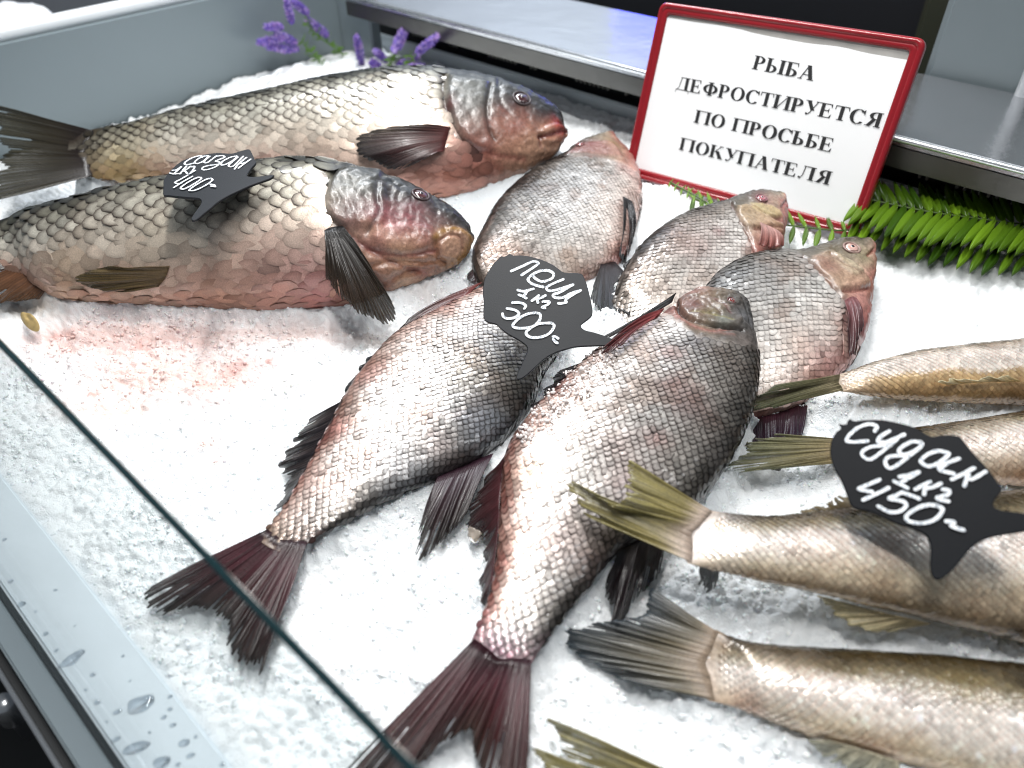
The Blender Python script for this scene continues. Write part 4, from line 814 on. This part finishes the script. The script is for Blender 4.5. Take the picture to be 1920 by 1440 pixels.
prof = [(.0, -.006, .010), (0, .003, .010), (.0012, .0052, .009), (.0035, .0062, .0078), (.0055, .0050, .007), (.0064, .0036, .0065), (.0075, .0046, .006), (.0118, .0040, .005), (.0128, .0022, .0045), (.0130, .0004, .0045)]
V = []; Fs = []
for d, h, rad in prof: V += [sg(u, v, h) for u, v in rrect(d, rad)]
m = len(rrect(0, .01))
for r_ in range(len(prof)-1): Fs += [(r_*m+k, r_*m+(k+1) % m, (r_+1)*m+(k+1) % m, (r_+1)*m+k) for k in range(m)]
Fs.append(tuple(range(m))[::-1])
obj('frame', V, Fs, M_RED, sign)
inner = rrect(.0126, .0045)
obj('backing', [sg(u, v, .0008) for u, v in inner], [tuple(range(len(inner)))], plain('clear_backing', (.45, .44, .42), .2, var=.2, vscale=60), sign, shade=False)
n_ = 24; us = np.linspace(.0124, SW-.0124, n_)
top = [SH-.0150-.0035*noise(np.array([[k*.35, 2.2]]), 2)[0]-(.0012 if k > 8 else .0)-.0028*(k/n_) for k in range(n_)]
V = []
for k in range(n_): V += [sg(us[k], .0124, .0016), sg(us[k], SH*.5, .0016+.0003*math.sin(k*.8)), sg(us[k], top[k], .0016)]
Fs = [f for k in range(n_-1) for f in ((3*k, 3*k+3, 3*k+4, 3*k+1), (3*k+1, 3*k+4, 3*k+5, 3*k+2))]
paper = obj('paper', V, Fs, M_PAPER, sign)
MB().add([sg(u, v, h) for u in (SW*.5-.02, SW*.5+.02) for v in (.0, .15) for h in (-.006, -.0075)], [(0, 1, 3, 2), (4, 6, 7, 5), (0, 4, 5, 1), (2, 3, 7, 6), (0, 2, 6, 4), (1, 5, 7, 3)]).obj('stand', M_RED, sign)
def rect(a, b, c, d): return [(a, b), (c, b), (c, d), (a, d)]
def ser(x, y, w=.2, o=.085): return rect(x-o, y, x+w+o, y+.05)
def stem(x, w=.2): return [rect(x, 0, x+w, 1), ser(x, 0, w), ser(x, .95, w)]
def ring(cx, cy, rx, ry, ix, iy, a0=0, a1=360, n=26):
    a = np.radians(np.linspace(a0, a1, n)); o = []
    for k in range(n-1):
        o.append([(cx+rx*math.cos(a[k]), cy+ry*math.sin(a[k])), (cx+rx*math.cos(a[k+1]), cy+ry*math.sin(a[k+1])), (cx+ix*math.cos(a[k+1]), cy+iy*math.sin(a[k+1])), (cx+ix*math.cos(a[k]), cy+iy*math.sin(a[k]))])
    return o
def diag(x0, y0, x1, y1, w): return [(x0, y0), (x0+w, y0), (x1+w, y1), (x1, y1)]
def bowl(x, cy, ry, rx=.36): return ring(x, cy, rx, ry, rx-.19, ry-.055, -90, 90, 16)
GL = {
 'Р': (.74, stem(.08)+bowl(.3, .725, .275)+[rect(.26, .945, .31, 1), rect(.26, .45, .31, .505)]),
 'Ы': (1.14, stem(.08)+bowl(.3, .275, .275)+[rect(.26, .495, .31, .55), rect(.26, 0, .31, .055)]+stem(.82)),
 'Ь': (.76, stem(.08)+bowl(.3, .275, .275)+[rect(.26, .495, .31, .55), rect(.26, 0, .31, .055)]),
 'Б': (.76, stem(.08)+bowl(.3, .275, .275)+[rect(.26, .495, .31, .55), rect(.26, 0, .31, .055), rect(.26, .945, .64, 1), [(.64, 1), (.58, .96), (.63, .74), (.66, .74)]]),
 'А': (.92, [diag(.10, 0, .43, 1, .06), diag(.60, 0, .36, 1, .22), rect(.2, .30, .64, .355), ser(.08, 0, .08, .08), ser(.58, 0, .22, .07)]),
 'Д': (.92, [rect(.58, 0, .78, 1), rect(.24, .945, .86, 1), [(.28, .98), (.34, .98), (.24, .2), (.14, .05), (.09, .05), (.2, .22)], rect(.03, 0, .89, .055), [(.03, .05), (.07, .05), (.05, -.22), (.02, -.22)], [(.85, .05), (.89, .05), (.90, -.22), (.87, -.22)]]),
 'Е': (.80, stem(.08)+[rect(.26, .945, .66, 1), rect(.26, 0, .68, .055), rect(.26, .48, .54, .535), [(.66, 1), (.58, .96), (.64, .74), (.67, .74)], [(.7, .27), (.67, .27), (.58, .04), (.68, 0)], [(.54, .66), (.51, .66), (.47, .51), (.51, .35), (.54, .35)]]),
 'Ф': (1.06, stem(.43)+ring(.53, .5, .47, .34, .27, .28)),
 'О': (.95, ring(.475, .5, .43, .52, .22, .465)),
 'С': (.86, ring(.47, .5, .43, .52, .22, .465, 42, 318)+[[(.80, 1.0), (.76, 1.0), (.70, .86), (.77, .68), (.80, .68)]]),
 'Т': (.84, stem(.32)[:2]+[rect(.04, .945, .80, 1), [(.04, 1), (.1, .95), (.06, .72), (.03, .72)], [(.80, 1), (.74, .95), (.78, .72), (.81, .72)]]),
 'И': (1.04, stem(.08)+stem(.74)+[diag(.26, .12, .70, .86, .06)]),
 'У': (.86, [diag(.40, .32, .10, 1, .22), diag(.34, .10, .70, 1, .055), ser(.10, .95, .2, .07), ser(.70, .95, .06, .09), [(.40, .2), (.36, .05), (.26, -.02), (.16, .0), (.14, .10), (.22, .13), (.28, .06), (.34, .14)]]),
 'Я': (.88, stem(.58)+ring(.58, .735, .40, .265, .21, .21, 90, 270, 16)+[rect(.55, .945, .6, 1), rect(.5, .47, .6, .525), diag(.10, 0, .36, .5, .2), ser(.06, 0, .16, .03)]),
 'П': (1.04, stem(.08)+stem(.74)+[rect(.06, .945, .98, 1)]),
 'К': (.92, stem(.08)+[diag(.28, .48, .62, .95, .06), diag(.62, 0, .34, .58, .24), ser(.62, 0, .2, .07), rect(.56, .95, .80, 1), ring(.70, .90, .09, .09, .0, .0)[0]]),
 'Л': (.98, stem(.68)+[rect(.26, .945, .9, 1), [(.32, .98), (.38, .98), (.32, .3), (.22, .04), (.12, .0), (.06, .05), (.06, .14), (.14, .16), (.2, .1), (.27, .3)]]),
 ' ': (.42, [])}
lines = [('РЫБА', (1409, 129), (1526, 152)), ('ДЕФРОСТИРУЕТСЯ', (1266, 167), (1650, 240)), ('ПО ПРОСЬБЕ', (1300, 229), (1560, 286)), ('ПОКУПАТЕЛЯ', (1272, 280), (1555, 347))]
lm = MB(); q = 0
for txt, a, b in lines:
    A_, B_ = sg_uv(*a), sg_uv(*b); dirn = unit(B_-A_); prp = np.array([-dirn[1], dirn[0]]); tot = sum(GL[c][0] for c in txt)
    capx = np.linalg.norm(B_-A_)/tot; cap = .0150; x = 0
    for c in txt:
        w_, polys = GL[c]
        for p_ in polys:
            q += 1; h = .00205+.0000008*q
            lm.add([sg(*(A_+dirn*(x+u)*capx+prp*v*cap), h) for u, v in p_], [tuple(range(len(p_)))])
        x += w_
lm.obj('lettering', M_INK, paper)

# ------------------------------------------------------------------ fern and lavender
def leaf_mesh(name, mat):
    n = 7; V = []; 
    for k in range(n):
        f = k/(n-1); wd = .5*math.sin(PI*min(.98, f**.75*.94+.05))**.8*(1 if k else .5)
        if k == n-1: wd = .02
        zc = -.10*f*f+.0
        V += [(f, -wd, zc-.05*wd*2), (f, -wd*.5, zc+.05), (f, 0, zc-.03), (f, wd*.5, zc+.05), (f, wd, zc-.05*wd*2)]
    Fs = [(5*k+j, 5*k+5+j, 5*k+6+j, 5*k+1+j) for k in range(n-1) for j in range(4)]
    return mesh(name, V, Fs, (mat,))
M_FERN = None
def fern_mat():
    m, nt, b = nodes('fern_green'); setp(b, Roughness=.28, Specular_IOR_Level=.5)
    oi = nt.nodes.new('ShaderNodeObjectInfo'); r = nt.nodes.new('ShaderNodeValToRGB')
    r.color_ramp.elements[0].color = (.02, .055, .003, 1); r.color_ramp.elements[1].color = (.13, .24, .012, 1)
    nt.links.new(oi.outputs['Random'], r.inputs[0]); nt.links.new(r.outputs[0], b.inputs['Base Color']); return m
M_FERN = fern_mat(); LEAF = leaf_mesh('leaflet', M_FERN); M_STEM = plain('fern_stem', (.05, .09, .012), .5)
def frond(label, stem_px, z, n, len_px, up_dir, dn_dir, wid=.165, rise=.012):
    root = thing('fern_frond', label, 'fern', 'artificial fern on the ice'); S3 = resample(pts(stem_px, z), n)
    mb = MB(); mb.tube(S3, np.linspace(.0014, .0009, n), 6); mb.obj('stem', M_STEM, root, True)
    SP = px(S3)
    for k in range(n):
        for d, sgn in ((up_dir, 1), (dn_dir, -1)):
            dd = np.array(d)+rng.normal(0, .05, 2); dd = dd/np.linalg.norm(dd); L = len_px*(.9+.2*rng.random())*(1-.35*abs(k/n-.5))
            tip = at(*(SP[k]+dd*L), S3[k][2]+rise*(.6+.8*rng.random())*(1 if sgn > 0 else .15)); x = tip-S3[k]; ln = np.linalg.norm(x); x /= ln
            zz = unit(np.array([0, -.25, 1.])+rng.normal(0, .12, 3)); zz = unit(zz-x*zz.dot(x)); yy = np.cross(zz, x)
            o = bpy.data.objects.new('leaflet', LEAF); COL.objects.link(o); o.parent = root; m_ = Matrix.Identity(4)
            for i in range(3): m_[i][0] = x[i]*ln; m_[i][1] = yy[i]*ln*wid; m_[i][2] = zz[i]*ln*.9; m_[i][3] = S3[k][i]
            o.matrix_world = m_
    return root
frond('glossy green fern frond lying along the back right of the ice', [(1618, 372), (1680, 385), (1740, 397), (1810, 407), (1880, 416), (1990, 428)], .062, 23, 66, (-.42, -1), (-.72, .75))
frond('darker fern frond tucked underneath the glossy one', [(1610, 410), (1680, 425), (1760, 440), (1840, 455), (1900, 470), (1980, 485)], .048, 16, 55, (.1, -1), (-.55, .85), rise=.004)
frond('fern frond mostly hidden beneath the red framed sign', [(1300, 372), (1360, 395), (1430, 415), (1500, 425), (1570, 432), (1630, 430)], .040, 16, 34, (-.4, -1), (-.25, .95), rise=.004)
frond('lone fern tip poking out of the snow at the sign bottom', [(1256, 342), (1275, 352), (1300, 365), (1325, 380)], .062, 7, 13, (.7, -.7), (-.2, .9), rise=.002)
M_LAV = skin_mat('lavender_purple', 'vertex', .6, 0, fine=.3, fscale=300, bump=0)
def wallp(x, y): d = R @ np.array([x-CX, -(y-CY), -F]); return EYE+d*(-1.262/d[0])
def lavender(label, spikes, stems, Y, leafy=30):
    root = thing('lavender_bunch', label, 'flowers')
    for i, (a, b, r_) in enumerate(spikes):
        A, B = (wallp(*a), wallp(*b)) if Y is None else (at_y(*a, Y+.02*math.sin(i*2.1)), at_y(*b, Y-.02*math.cos(i*1.7))); V = []; Fs = []; C = []
        ax = unit(B-A); t = unit(np.cross(ax, [.2, .5, .8])); u = np.cross(ax, t); n = 110
        for k in range(n):
            f = (k+.5)/n; an = k*2.39996; rad = .0056*r_*(math.sin(PI*(.12+.80*f))**.7); c = A+(B-A)*f+(t*math.cos(an)+u*math.sin(an))*rad
            s = .0034*r_*(.7+.6*random.random()); d = unit((t*math.cos(an)+u*math.sin(an))+ax*.7); e = unit(np.cross(d, ax)); g = np.cross(d, e)
            i0 = len(V); V += [c-d*s, c+e*s*.6, c+g*s*.6, c-e*s*.6, c-g*s*.6, c+d*s*1.5]
            Fs += [(i0, i0+1, i0+2), (i0, i0+2, i0+3), (i0, i0+3, i0+4), (i0, i0+4, i0+1), (i0+5, i0+2, i0+1), (i0+5, i0+3, i0+2), (i0+5, i0+4, i0+3), (i0+5, i0+1, i0+4)]
            cc = lin(random.choice(['6d55ac', '8068c0', '9580cc', '9c80c8', '6650a4', 'b8a4d8', 'a884c4'])); C += [cc]*6
        obj('flower_spike', V, Fs, M_LAV, root, cols=np.array(C), shade=False)
    for i, L in enumerate(stems):
        S = resample(np.array([wallp(x, y) if Y is None else at_y(x, y, Y) for x, y in L]), 14); mb = MB(); mb.tube(S, .0012, 6)
        for k in range(leafy):
            f = random.random()*13; p = cr(S, [f])[0]; d = unit(np.array([random.gauss(0, 1), random.gauss(0, .6), random.gauss(.3, .8)])); e = unit(np.cross(d, [.3, .8, .2])); s = .011+.012*random.random()
            mb.add([p-e*.0008, p+d*s*.5-e*.0022, p+d*s, p+d*s*.5+e*.0022, p+e*.0008, p+d*s*.5+np.cross(d, e)*.0012], [(0, 1, 5), (1, 2, 5), (2, 3, 5), (3, 4, 5), (4, 0, 5)])
        mb.obj('stem', plain('lavender_green', (.09, .19, .02), .5), root)
lavender('lavender sprigs leaning against the grey end wall in the corner', [((548, 45), (536, -2), .9), ((578, 25), (546, 0), .9), ((616, 67), (575, 36), 1), ((530, 50), (497, 50), .9), ((532, 72), (483, 80), 1), ((560, 92), (500, 88), 1), ((556, 80), (515, 62), 1), ((648, 118), (638, 140), .8)],
         [[(655, 150), (618, 132), (590, 105), (566, 78)], [(665, 150), (650, 112), (620, 85), (585, 58), (572, 30)]], None, 60)
lavender('upright lavender spikes beside the dark vent slot', [((679, 122), (668, 66), 1), ((719, 136), (695, 114), 1.05), ((738, 98), (762, 50), 1.1), ((782, 98), (820, 68), 1), ((724, 114), (703, 95), .9), ((762, 128), (796, 124), .9), ((745, 122), (785, 106), .85)],
         [[(690, 165), (684, 140), (679, 122)], [(725, 165), (730, 130), (740, 98)], [(750, 165), (760, 130), (782, 98)]], .895, 34)

# ------------------------------------------------------------------ water on the ledge
mw = bpy.data.materials.new('water'); mw.use_nodes = True; nt = mw.node_tree; nt.nodes.clear()
out = nt.nodes.new('ShaderNodeOutputMaterial'); tr = nt.nodes.new('ShaderNodeBsdfTransparent'); tr.inputs[0].default_value = (.93, .945, .96, 1); gl = nt.nodes.new('ShaderNodeBsdfGlossy'); gl.inputs['Roughness'].default_value = .03
lw = nt.nodes.new('ShaderNodeLayerWeight'); lw.inputs[0].default_value = .5; pw = nt.nodes.new('ShaderNodeMath'); pw.operation = 'POWER'; pw.inputs[1].default_value = 4; ma = nt.nodes.new('ShaderNodeMath'); ma.operation = 'MULTIPLY_ADD'; ma.inputs[1].default_value = .7; ma.inputs[2].default_value = .04
mx = nt.nodes.new('ShaderNodeMixShader'); nt.links.new(lw.outputs['Facing'], pw.inputs[0]); nt.links.new(pw.outputs[0], ma.inputs[0]); nt.links.new(ma.outputs[0], mx.inputs[0]); nt.links.new(tr.outputs[0], mx.inputs[1]); nt.links.new(gl.outputs[0], mx.inputs[2]); nt.links.new(mx.outputs[0], out.inputs['Surface'])
big = {0: 'long water drop with a tail on the white ledge, nearest the groove', 1: 'rounded triangular water drop near the ice on the white ledge', 2: 'smeared forked water drop low on the white ledge', 3: 'flat lobed puddle drop at the very bottom of the white ledge',
       9: 'squarish water drop at the ice edge, lowest on the white ledge', 6: 'slim tilted water bead just left of the rounded triangular drop', 7: 'oval water bead just right of the rounded triangular drop', 8: 'oval water bead below right of the rounded triangular drop',
       10: 'small bead close to the ice, right above the oval beads', 15: 'faint round bead farthest up beside the groove', 16: 'slanted bead just above the smeared forked drop', 17: 'long bead right of the lobed puddle drop', 5: 'bead halfway between the groove and the rounded triangular drop', 4: 'bead right of the long tailed drop'}
drops = [(400, 830, 46, 2.0, .9), (795, 1080, 58, 1.35, .5), (770, 1330, 52, 1.8, .5), (905, 1410, 46, 1.3, .2), (520, 915, 16, 1.2, 0), (545, 1070, 17, 1.2, 0), (660, 1125, 20, 1.5, .6), (920, 1155, 16, 1.2, .6), (970, 1200, 17, 1.3, .6), (1035, 1300, 30, 1.3, .4), (955, 1110, 15, 1.2, .6), (690, 810, 11, 1, 0), (310, 440, 11, 1.4, 0), (255, 685, 14, 1.2, 1), (315, 780, 12, 1.2, 1),
         (120, 520, 20, 1.1, 0), (650, 1280, 20, 1.6, .7), (1070, 1370, 20, 1.5, .5), (1000, 1420, 15, 1.1, 0), (955, 1040, 15, 1.2, .6), (60, 390, 14, 1, 0), (25, 155, 12, 1, 0), (1100, 1265, 12, 1, 0), (1250, 1420, 15, 1.2, .4), (480, 1000, 9, 1, 0), (840, 1240, 10, 1, 0), (600, 1180, 8, 1, 0), (200, 560, 8, 1, 0), (420, 640, 7, 1, 0), (730, 950, 8, 1, 0)]
for i, (cx_, cy_, r_, el, rot) in enumerate(drops):
    c = at(cx_/3, 960+cy_/3, .0031); rr = r_/3*np.linalg.norm(c-EYE)/F*.85; na, nr = 26, 7; V = [c+np.array([0, 0, rr*.28])]; Fs = []
    ph = np.linspace(0, 2*PI, na, endpoint=False); wob = 1+.30*(noise(np.stack([np.cos(ph)*1.3+i*4, np.sin(ph)*1.3], -1), 6)-.5)*(2 if i < 4 else 1)
    for k in range(1, nr+1):
        f = k/nr; h = rr*.28*(1-f**2.4)
        for a, w_ in zip(ph, wob):
            u, v = math.cos(a)*rr*f*w_*math.sqrt(el), math.sin(a)*rr*f*w_/math.sqrt(el); V.append(c+np.array([u*math.cos(rot+.6)-v*math.sin(rot+.6), u*math.sin(rot+.6)+v*math.cos(rot+.6), h-(0.00005 if k == nr else 0)]))
    Fs = [(0, 1+k, 1+(k+1) % na) for k in range(na)]+[(1+q*na+k, 1+(q+1)*na+k, 1+(q+1)*na+(k+1) % na, 1+q*na+(k+1) % na) for q in range(nr-1) for k in range(na)]
    Fs.append(tuple(1+(nr-1)*na+k for k in range(na))[::-1])
    o = obj('water_drop', V, Fs, mw); tag(o, big.get(i, 'tiny water bead on the white front ledge'), 'water drop', 'water drops on the ledge')

# ------------------------------------------------------------------ ice
GX, GY, GS = -1.36, -.02, .004; gw, gh = int(2.3/GS), int(1.1/GS); G = np.zeros((gw, gh))
for P, b_, st_, cap_ in FOOT:
    lo = st_ < .05
    z = np.minimum(P[lo, 2]+b_[lo]*.42-.0035, cap_); ix = ((P[lo, 0]-GX)/GS).astype(int); iy = ((P[lo, 1]-GY)/GS).astype(int)
    ok = (ix > 0) & (ix < gw) & (iy > 0) & (iy < gh); np.maximum.at(G, (ix[ok], iy[ok]), z[ok])
def blur(A, n=1):
    for _ in range(n): A = (A+np.roll(A, 1, 0)+np.roll(A, -1, 0)+np.roll(A, 1, 1)+np.roll(A, -1, 1))/5
    return A
for _ in range(4): G = np.maximum(G, blur(G, 2)*.97)
G = blur(np.maximum(G, blur(G, 8)), 6)
def base_z(x, y):
    p = np.stack([x, y], -1); z = .015*smooth(y, .42, .80)
    z = z+.010*(noise(p*9, 31)-.5)+.007*(noise(p*26, 32)-.5)
    for cx_, cy_, zz, r_, h in ((1243, 352, .04, .030, .030), (1150, 588, .03, .030, .030), (560, 132, .03, .05, .02), (640, 130, .03, .03, .01), (1850, 520, .03, .08, .012), (1000, 195, .03, .05, .02), (1160, 160, .03, .04, .018)):
        c = at(cx_, cy_, zz); z = z+h*np.exp(-((x-c[0])**2+(y-c[1])**2)/r_**2)
    return z
def ice_z(x, y, fine=True):
    p = np.stack([x, y], -1); z = base_z(x, y)
    fx = np.clip((x-GX)/GS, 0, gw-2); fy = np.clip((y-GY)/GS, 0, gh-2); ix, iy = fx.astype(int), fy.astype(int); ax_, ay = fx-ix, fy-iy
    g = G[ix, iy]*(1-ax_)*(1-ay)+G[ix+1, iy]*ax_*(1-ay)+G[ix, iy+1]*(1-ax_)*ay+G[ix+1, iy+1]*ax_*ay
    z = z+np.maximum(0, g-np.maximum(z, 0))*.9
    if fine:
        wz = p+.006*np.stack([noise(p*70, 41), noise(p*70, 42)], -1)
        d1, s1_ = worley(wz*95, 5); d2, s2_ = worley(wz*210, 6); d3, _ = worley(wz*430, 7)
        patch = smooth(noise(p*16, 44), .25, .75)
        z = z+.0042*(np.minimum(s1_-d1, .5)-.25)*(.4+.9*patch)+.0030*(np.minimum(s2_-d2, .5)-.2)+.0017*(.5-d3)+.0044*(noise(wz*150, 45)-.5)+.0030*(noise(wz*330, 46)-.5)+.006*(noise(p*55, 47)-.5)
    edge = smooth(y, .030, .046+.010*noise(np.stack([x*40, x*0], -1), 51)); z = z*edge+(-.006+.006*noise(np.stack([x*120, y*120], -1), 52))*(1-edge)
    return z
xs = np.r_[np.arange(-1.305, -.72, .0042), np.arange(-.72, .10, .00165), np.arange(.10, .55, .006)]
ys = np.r_[np.arange(.0305, .55, .00165), np.arange(.55, .996, .0036)]
Xg, Yg = np.meshgrid(xs, ys, indexing='ij'); ragged = .0022*(noise(np.stack([xs*160, xs*0], -1), 53)-.3)+.003*(noise(np.stack([xs*30, xs*0], -1), 54)-.4)
Yg = Yg-np.maximum(0, 1-(Yg-.0305)/.02)*ragged[:, None]
Zg = ice_z(Xg, Yg); ice = np.stack([Xg, Yg, Zg], -1).reshape(-1, 3)
Ci = np.tile(np.array([.90, .93, .95]), (len(ice), 1))
def stain(C, P, spots):
    for x, y, rx, ry, col, s_ in spots:
        c = at(x, y, .012); k_ = np.linalg.norm(c-EYE)/F; u = unit(at(x+10, y, .012)-c); d = P-c; a = d@u; b_ = np.linalg.norm(d[:, :2]-np.outer(a, u[:2]), axis=1)
        q = (a/(rx*k_))**2+(b_/(ry*k_*1.35))**2; near = q < 9
        nz = noise(P[near]*170, 61)*.5+noise(P[near]*420, 62)*.5; kk = (np.exp(-q[near])*s_*smooth(nz+.35*np.exp(-q[near]), .05, .95))[:, None]
        C[near] = C[near]*(1-kk)+lin(col)*kk
SPOTS = [(435, 678, 26, 28, 'b8544a', .75), (415, 700, 50, 40, 'e0b0a8', .5), (368, 706, 22, 16, 'c06a58', .6), (250, 690, 120, 60, 'e8c0b4', .7), (150, 620, 150, 48, 'deb4aa', .7), (330, 620, 170, 42, 'd4aca4', .7), (380, 690, 150, 50, 'f0d2ca', .6), (560, 610, 140, 26, 'c0a098', .65), (200, 750, 80, 22, 'd8b0a0', .6), (165, 722, 14, 8, 'c08070', .7), (255, 640, 12, 10, 'c87868', .7),
         (380, 810, 30, 12, 'e0a898', .55), (390, 845, 24, 8, 'e0b0a0', .5), (500, 660, 10, 7, 'c07060', .7), (700, 620, 60, 22, 'a89890', .5), (60, 570, 60, 16, 'b09a80', .6), (800, 560, 60, 24, 'b8a8a0', .5), (100, 610, 30, 10, 'c87868', .5)]
stain(Ci, ice, SPOTS)
m_ice, nt, b = nodes('crushed_ice'); setp(b, Roughness=.22, Specular_IOR_Level=.5, Subsurface_Weight=.2, Subsurface_Scale=.006, Subsurface_Radius=(1, 1, 1), IOR=1.31)
a = nt.nodes.new('ShaderNodeVertexColor'); a.layer_name = 'Col'; nt.links.new(a.outputs[0], b.inputs['Base Color'])
g = nt.nodes.new('ShaderNodeNewGeometry'); n3 = nt.nodes.new('ShaderNodeTexNoise'); n3.inputs['Scale'].default_value = 800; n3.inputs['Detail'].default_value = 4
nt.links.new(g.outputs['Position'], n3.inputs['Vector']); bp = nt.nodes.new('ShaderNodeBump'); bp.inputs['Strength'].default_value = .8; bp.inputs['Distance'].default_value = .0016
nt.links.new(n3.outputs['Fac'], bp.inputs['Height']); nt.links.new(bp.outputs['Normal'], b.inputs['Normal'])
o = obj('crushed_ice', ice, grid_faces(len(xs), len(ys)), m_ice, cols=Ci); stuff(o); o['label'] = 'bed of white crushed ice under the fish'
# loose granules
IV = []; t_ = (1+5**.5)/2
IV = unit(np.array([(-1, t_, 0), (1, t_, 0), (-1, -t_, 0), (1, -t_, 0), (0, -1, t_), (0, 1, t_), (0, -1, -t_), (0, 1, -t_), (t_, 0, -1), (t_, 0, 1), (-t_, 0, -1), (-t_, 0, 1)], float))
IF = np.array([(0, 11, 5), (0, 5, 1), (0, 1, 7), (0, 7, 10), (0, 10, 11), (1, 5, 9), (5, 11, 4), (11, 10, 2), (10, 7, 6), (7, 1, 8), (3, 9, 4), (3, 4, 2), (3, 2, 6), (3, 6, 8), (3, 8, 9), (4, 9, 5), (2, 4, 11), (6, 2, 10), (8, 6, 7), (9, 8, 1)])
def shards(C, S):
    n = len(C); V = IV[None]*(1+rng.normal(0, .16, (n, 12, 1)))*(np.array([1, 1, 1])*np.exp(rng.normal(0, .30, (n, 1, 3))))
    q = rng.normal(size=(n, 3, 3)); q, _ = np.linalg.qr(q); V = np.einsum('nij,nkj->nki', q, V)*S[:, None, None]+C[:, None]
    return V.reshape(-1, 3), (np.arange(n)[:, None, None]*12+IF[None]).reshape(-1, 3)
N_ = 40000; cx_ = rng.uniform(-.80, .12, N_); cy_ = rng.uniform(.033, .64, N_)
keep = noise(np.stack([cx_, cy_], -1)*18, 71)+.5*rng.random(N_) > .55; cx_, cy_ = cx_[keep], cy_[keep]
S = .0008+.0013*rng.random(len(cx_))**2; Cc = np.stack([cx_, cy_, ice_z(cx_, cy_)-S*.40], -1)
V, Fs = shards(Cc, S); Ck = np.tile(np.array([.94, .96, .975]), (len(V), 1)); stain(Ck, V, SPOTS)
m_gr, nt, b = nodes('ice_granules'); setp(b, Roughness=.10, Subsurface_Weight=.15, Subsurface_Scale=.003, IOR=1.31); a = nt.nodes.new('ShaderNodeVertexColor'); a.layer_name = 'Col'; nt.links.new(a.outputs[0], b.inputs['Base Color'])
o = obj('ice_granules', V, Fs, m_gr, shade=False, cols=Ck); stuff(o); o['label'] = 'loose ice granules on the ice bed'
# frost on the belly of the central bream
pool = []
for x, y, r_ in ((1120, 690, 30), (1085, 720, 30), (1050, 750, 28), (1015, 785, 24), (990, 815, 16), (1140, 668, 18)):
    for _ in range(120):
        a_ = random.random()*2*PI; d = r_*math.sqrt(random.random()); i = bream2['loc'](x+d*math.cos(a_), y+d*math.sin(a_)); pool.append(bream2['P'][i]+bream2['N'][i]*(.0008+.0016*random.random())+rng.normal(0, .0012, 3))
V, Fs = shards(np.array(pool), .0005+.0011*rng.random(len(pool))**2.5)
o = obj('frost_crumbs', V, Fs, m_ice, shade=False, cols=np.tile(lin('faf1ee'), (len(V), 1))); stuff(o); o['label'] = 'melting ice crumbs along the belly of the central bream'
# separate lumps
mcl, nt, b = nodes('clear_ice'); setp(b, Base_Color=(.95, .97, .98), Roughness=.07, Transmission_Weight=.6, IOR=1.31)
mam, nt, b = nodes('amber_ice'); setp(b, Base_Color=(.60, .52, .44), Roughness=.1, Transmission_Weight=.6, IOR=1.31)
def lump(name, label, x, y, z, r, mat, seed, group=None):
    n, m_ = 14, 20; U, V_ = np.meshgrid(np.linspace(0, PI, n), np.linspace(0, 2*PI, m_, endpoint=False), indexing='ij')
    P = np.stack([np.sin(U)*np.cos(V_), np.sin(U)*np.sin(V_), np.cos(U)*.8], -1); P = P*(1+.5*(noise(P*1.6+seed, seed)-.5)+.22*(noise(P*4+seed, seed+1)-.5))[..., None]
    o = obj(name, P.reshape(-1, 3)*r+at(x, y, z), grid_faces(n, m_, True), mat); tag(o, label, 'ice', group)
lump('amber_lump', 'amber tinted ice pebble between the two big bream', 893, 1000, .014, .0066, mam, 7)
# loose scale lying on the ice, far left
cs = at(58, 606, .014); V, Fs = dome(cs, unit(np.array([.2, -.3, 1])), np.array([1., .3, 0]), .011, .0015)
V = cs+(V-cs)*np.array([1.9, .5, 1])+np.stack([0*V[:, 0], 0*V[:, 0], .004*noise(V*160, 3)], -1); o = obj('fish_scrap', V, Fs, plain('scrap_yellow', 'a08a5c', .3, var=.6, vscale=120, coat=.4)); tag(o, 'yellowish scrap of fish lying alone on the ice at far left', 'scrap')
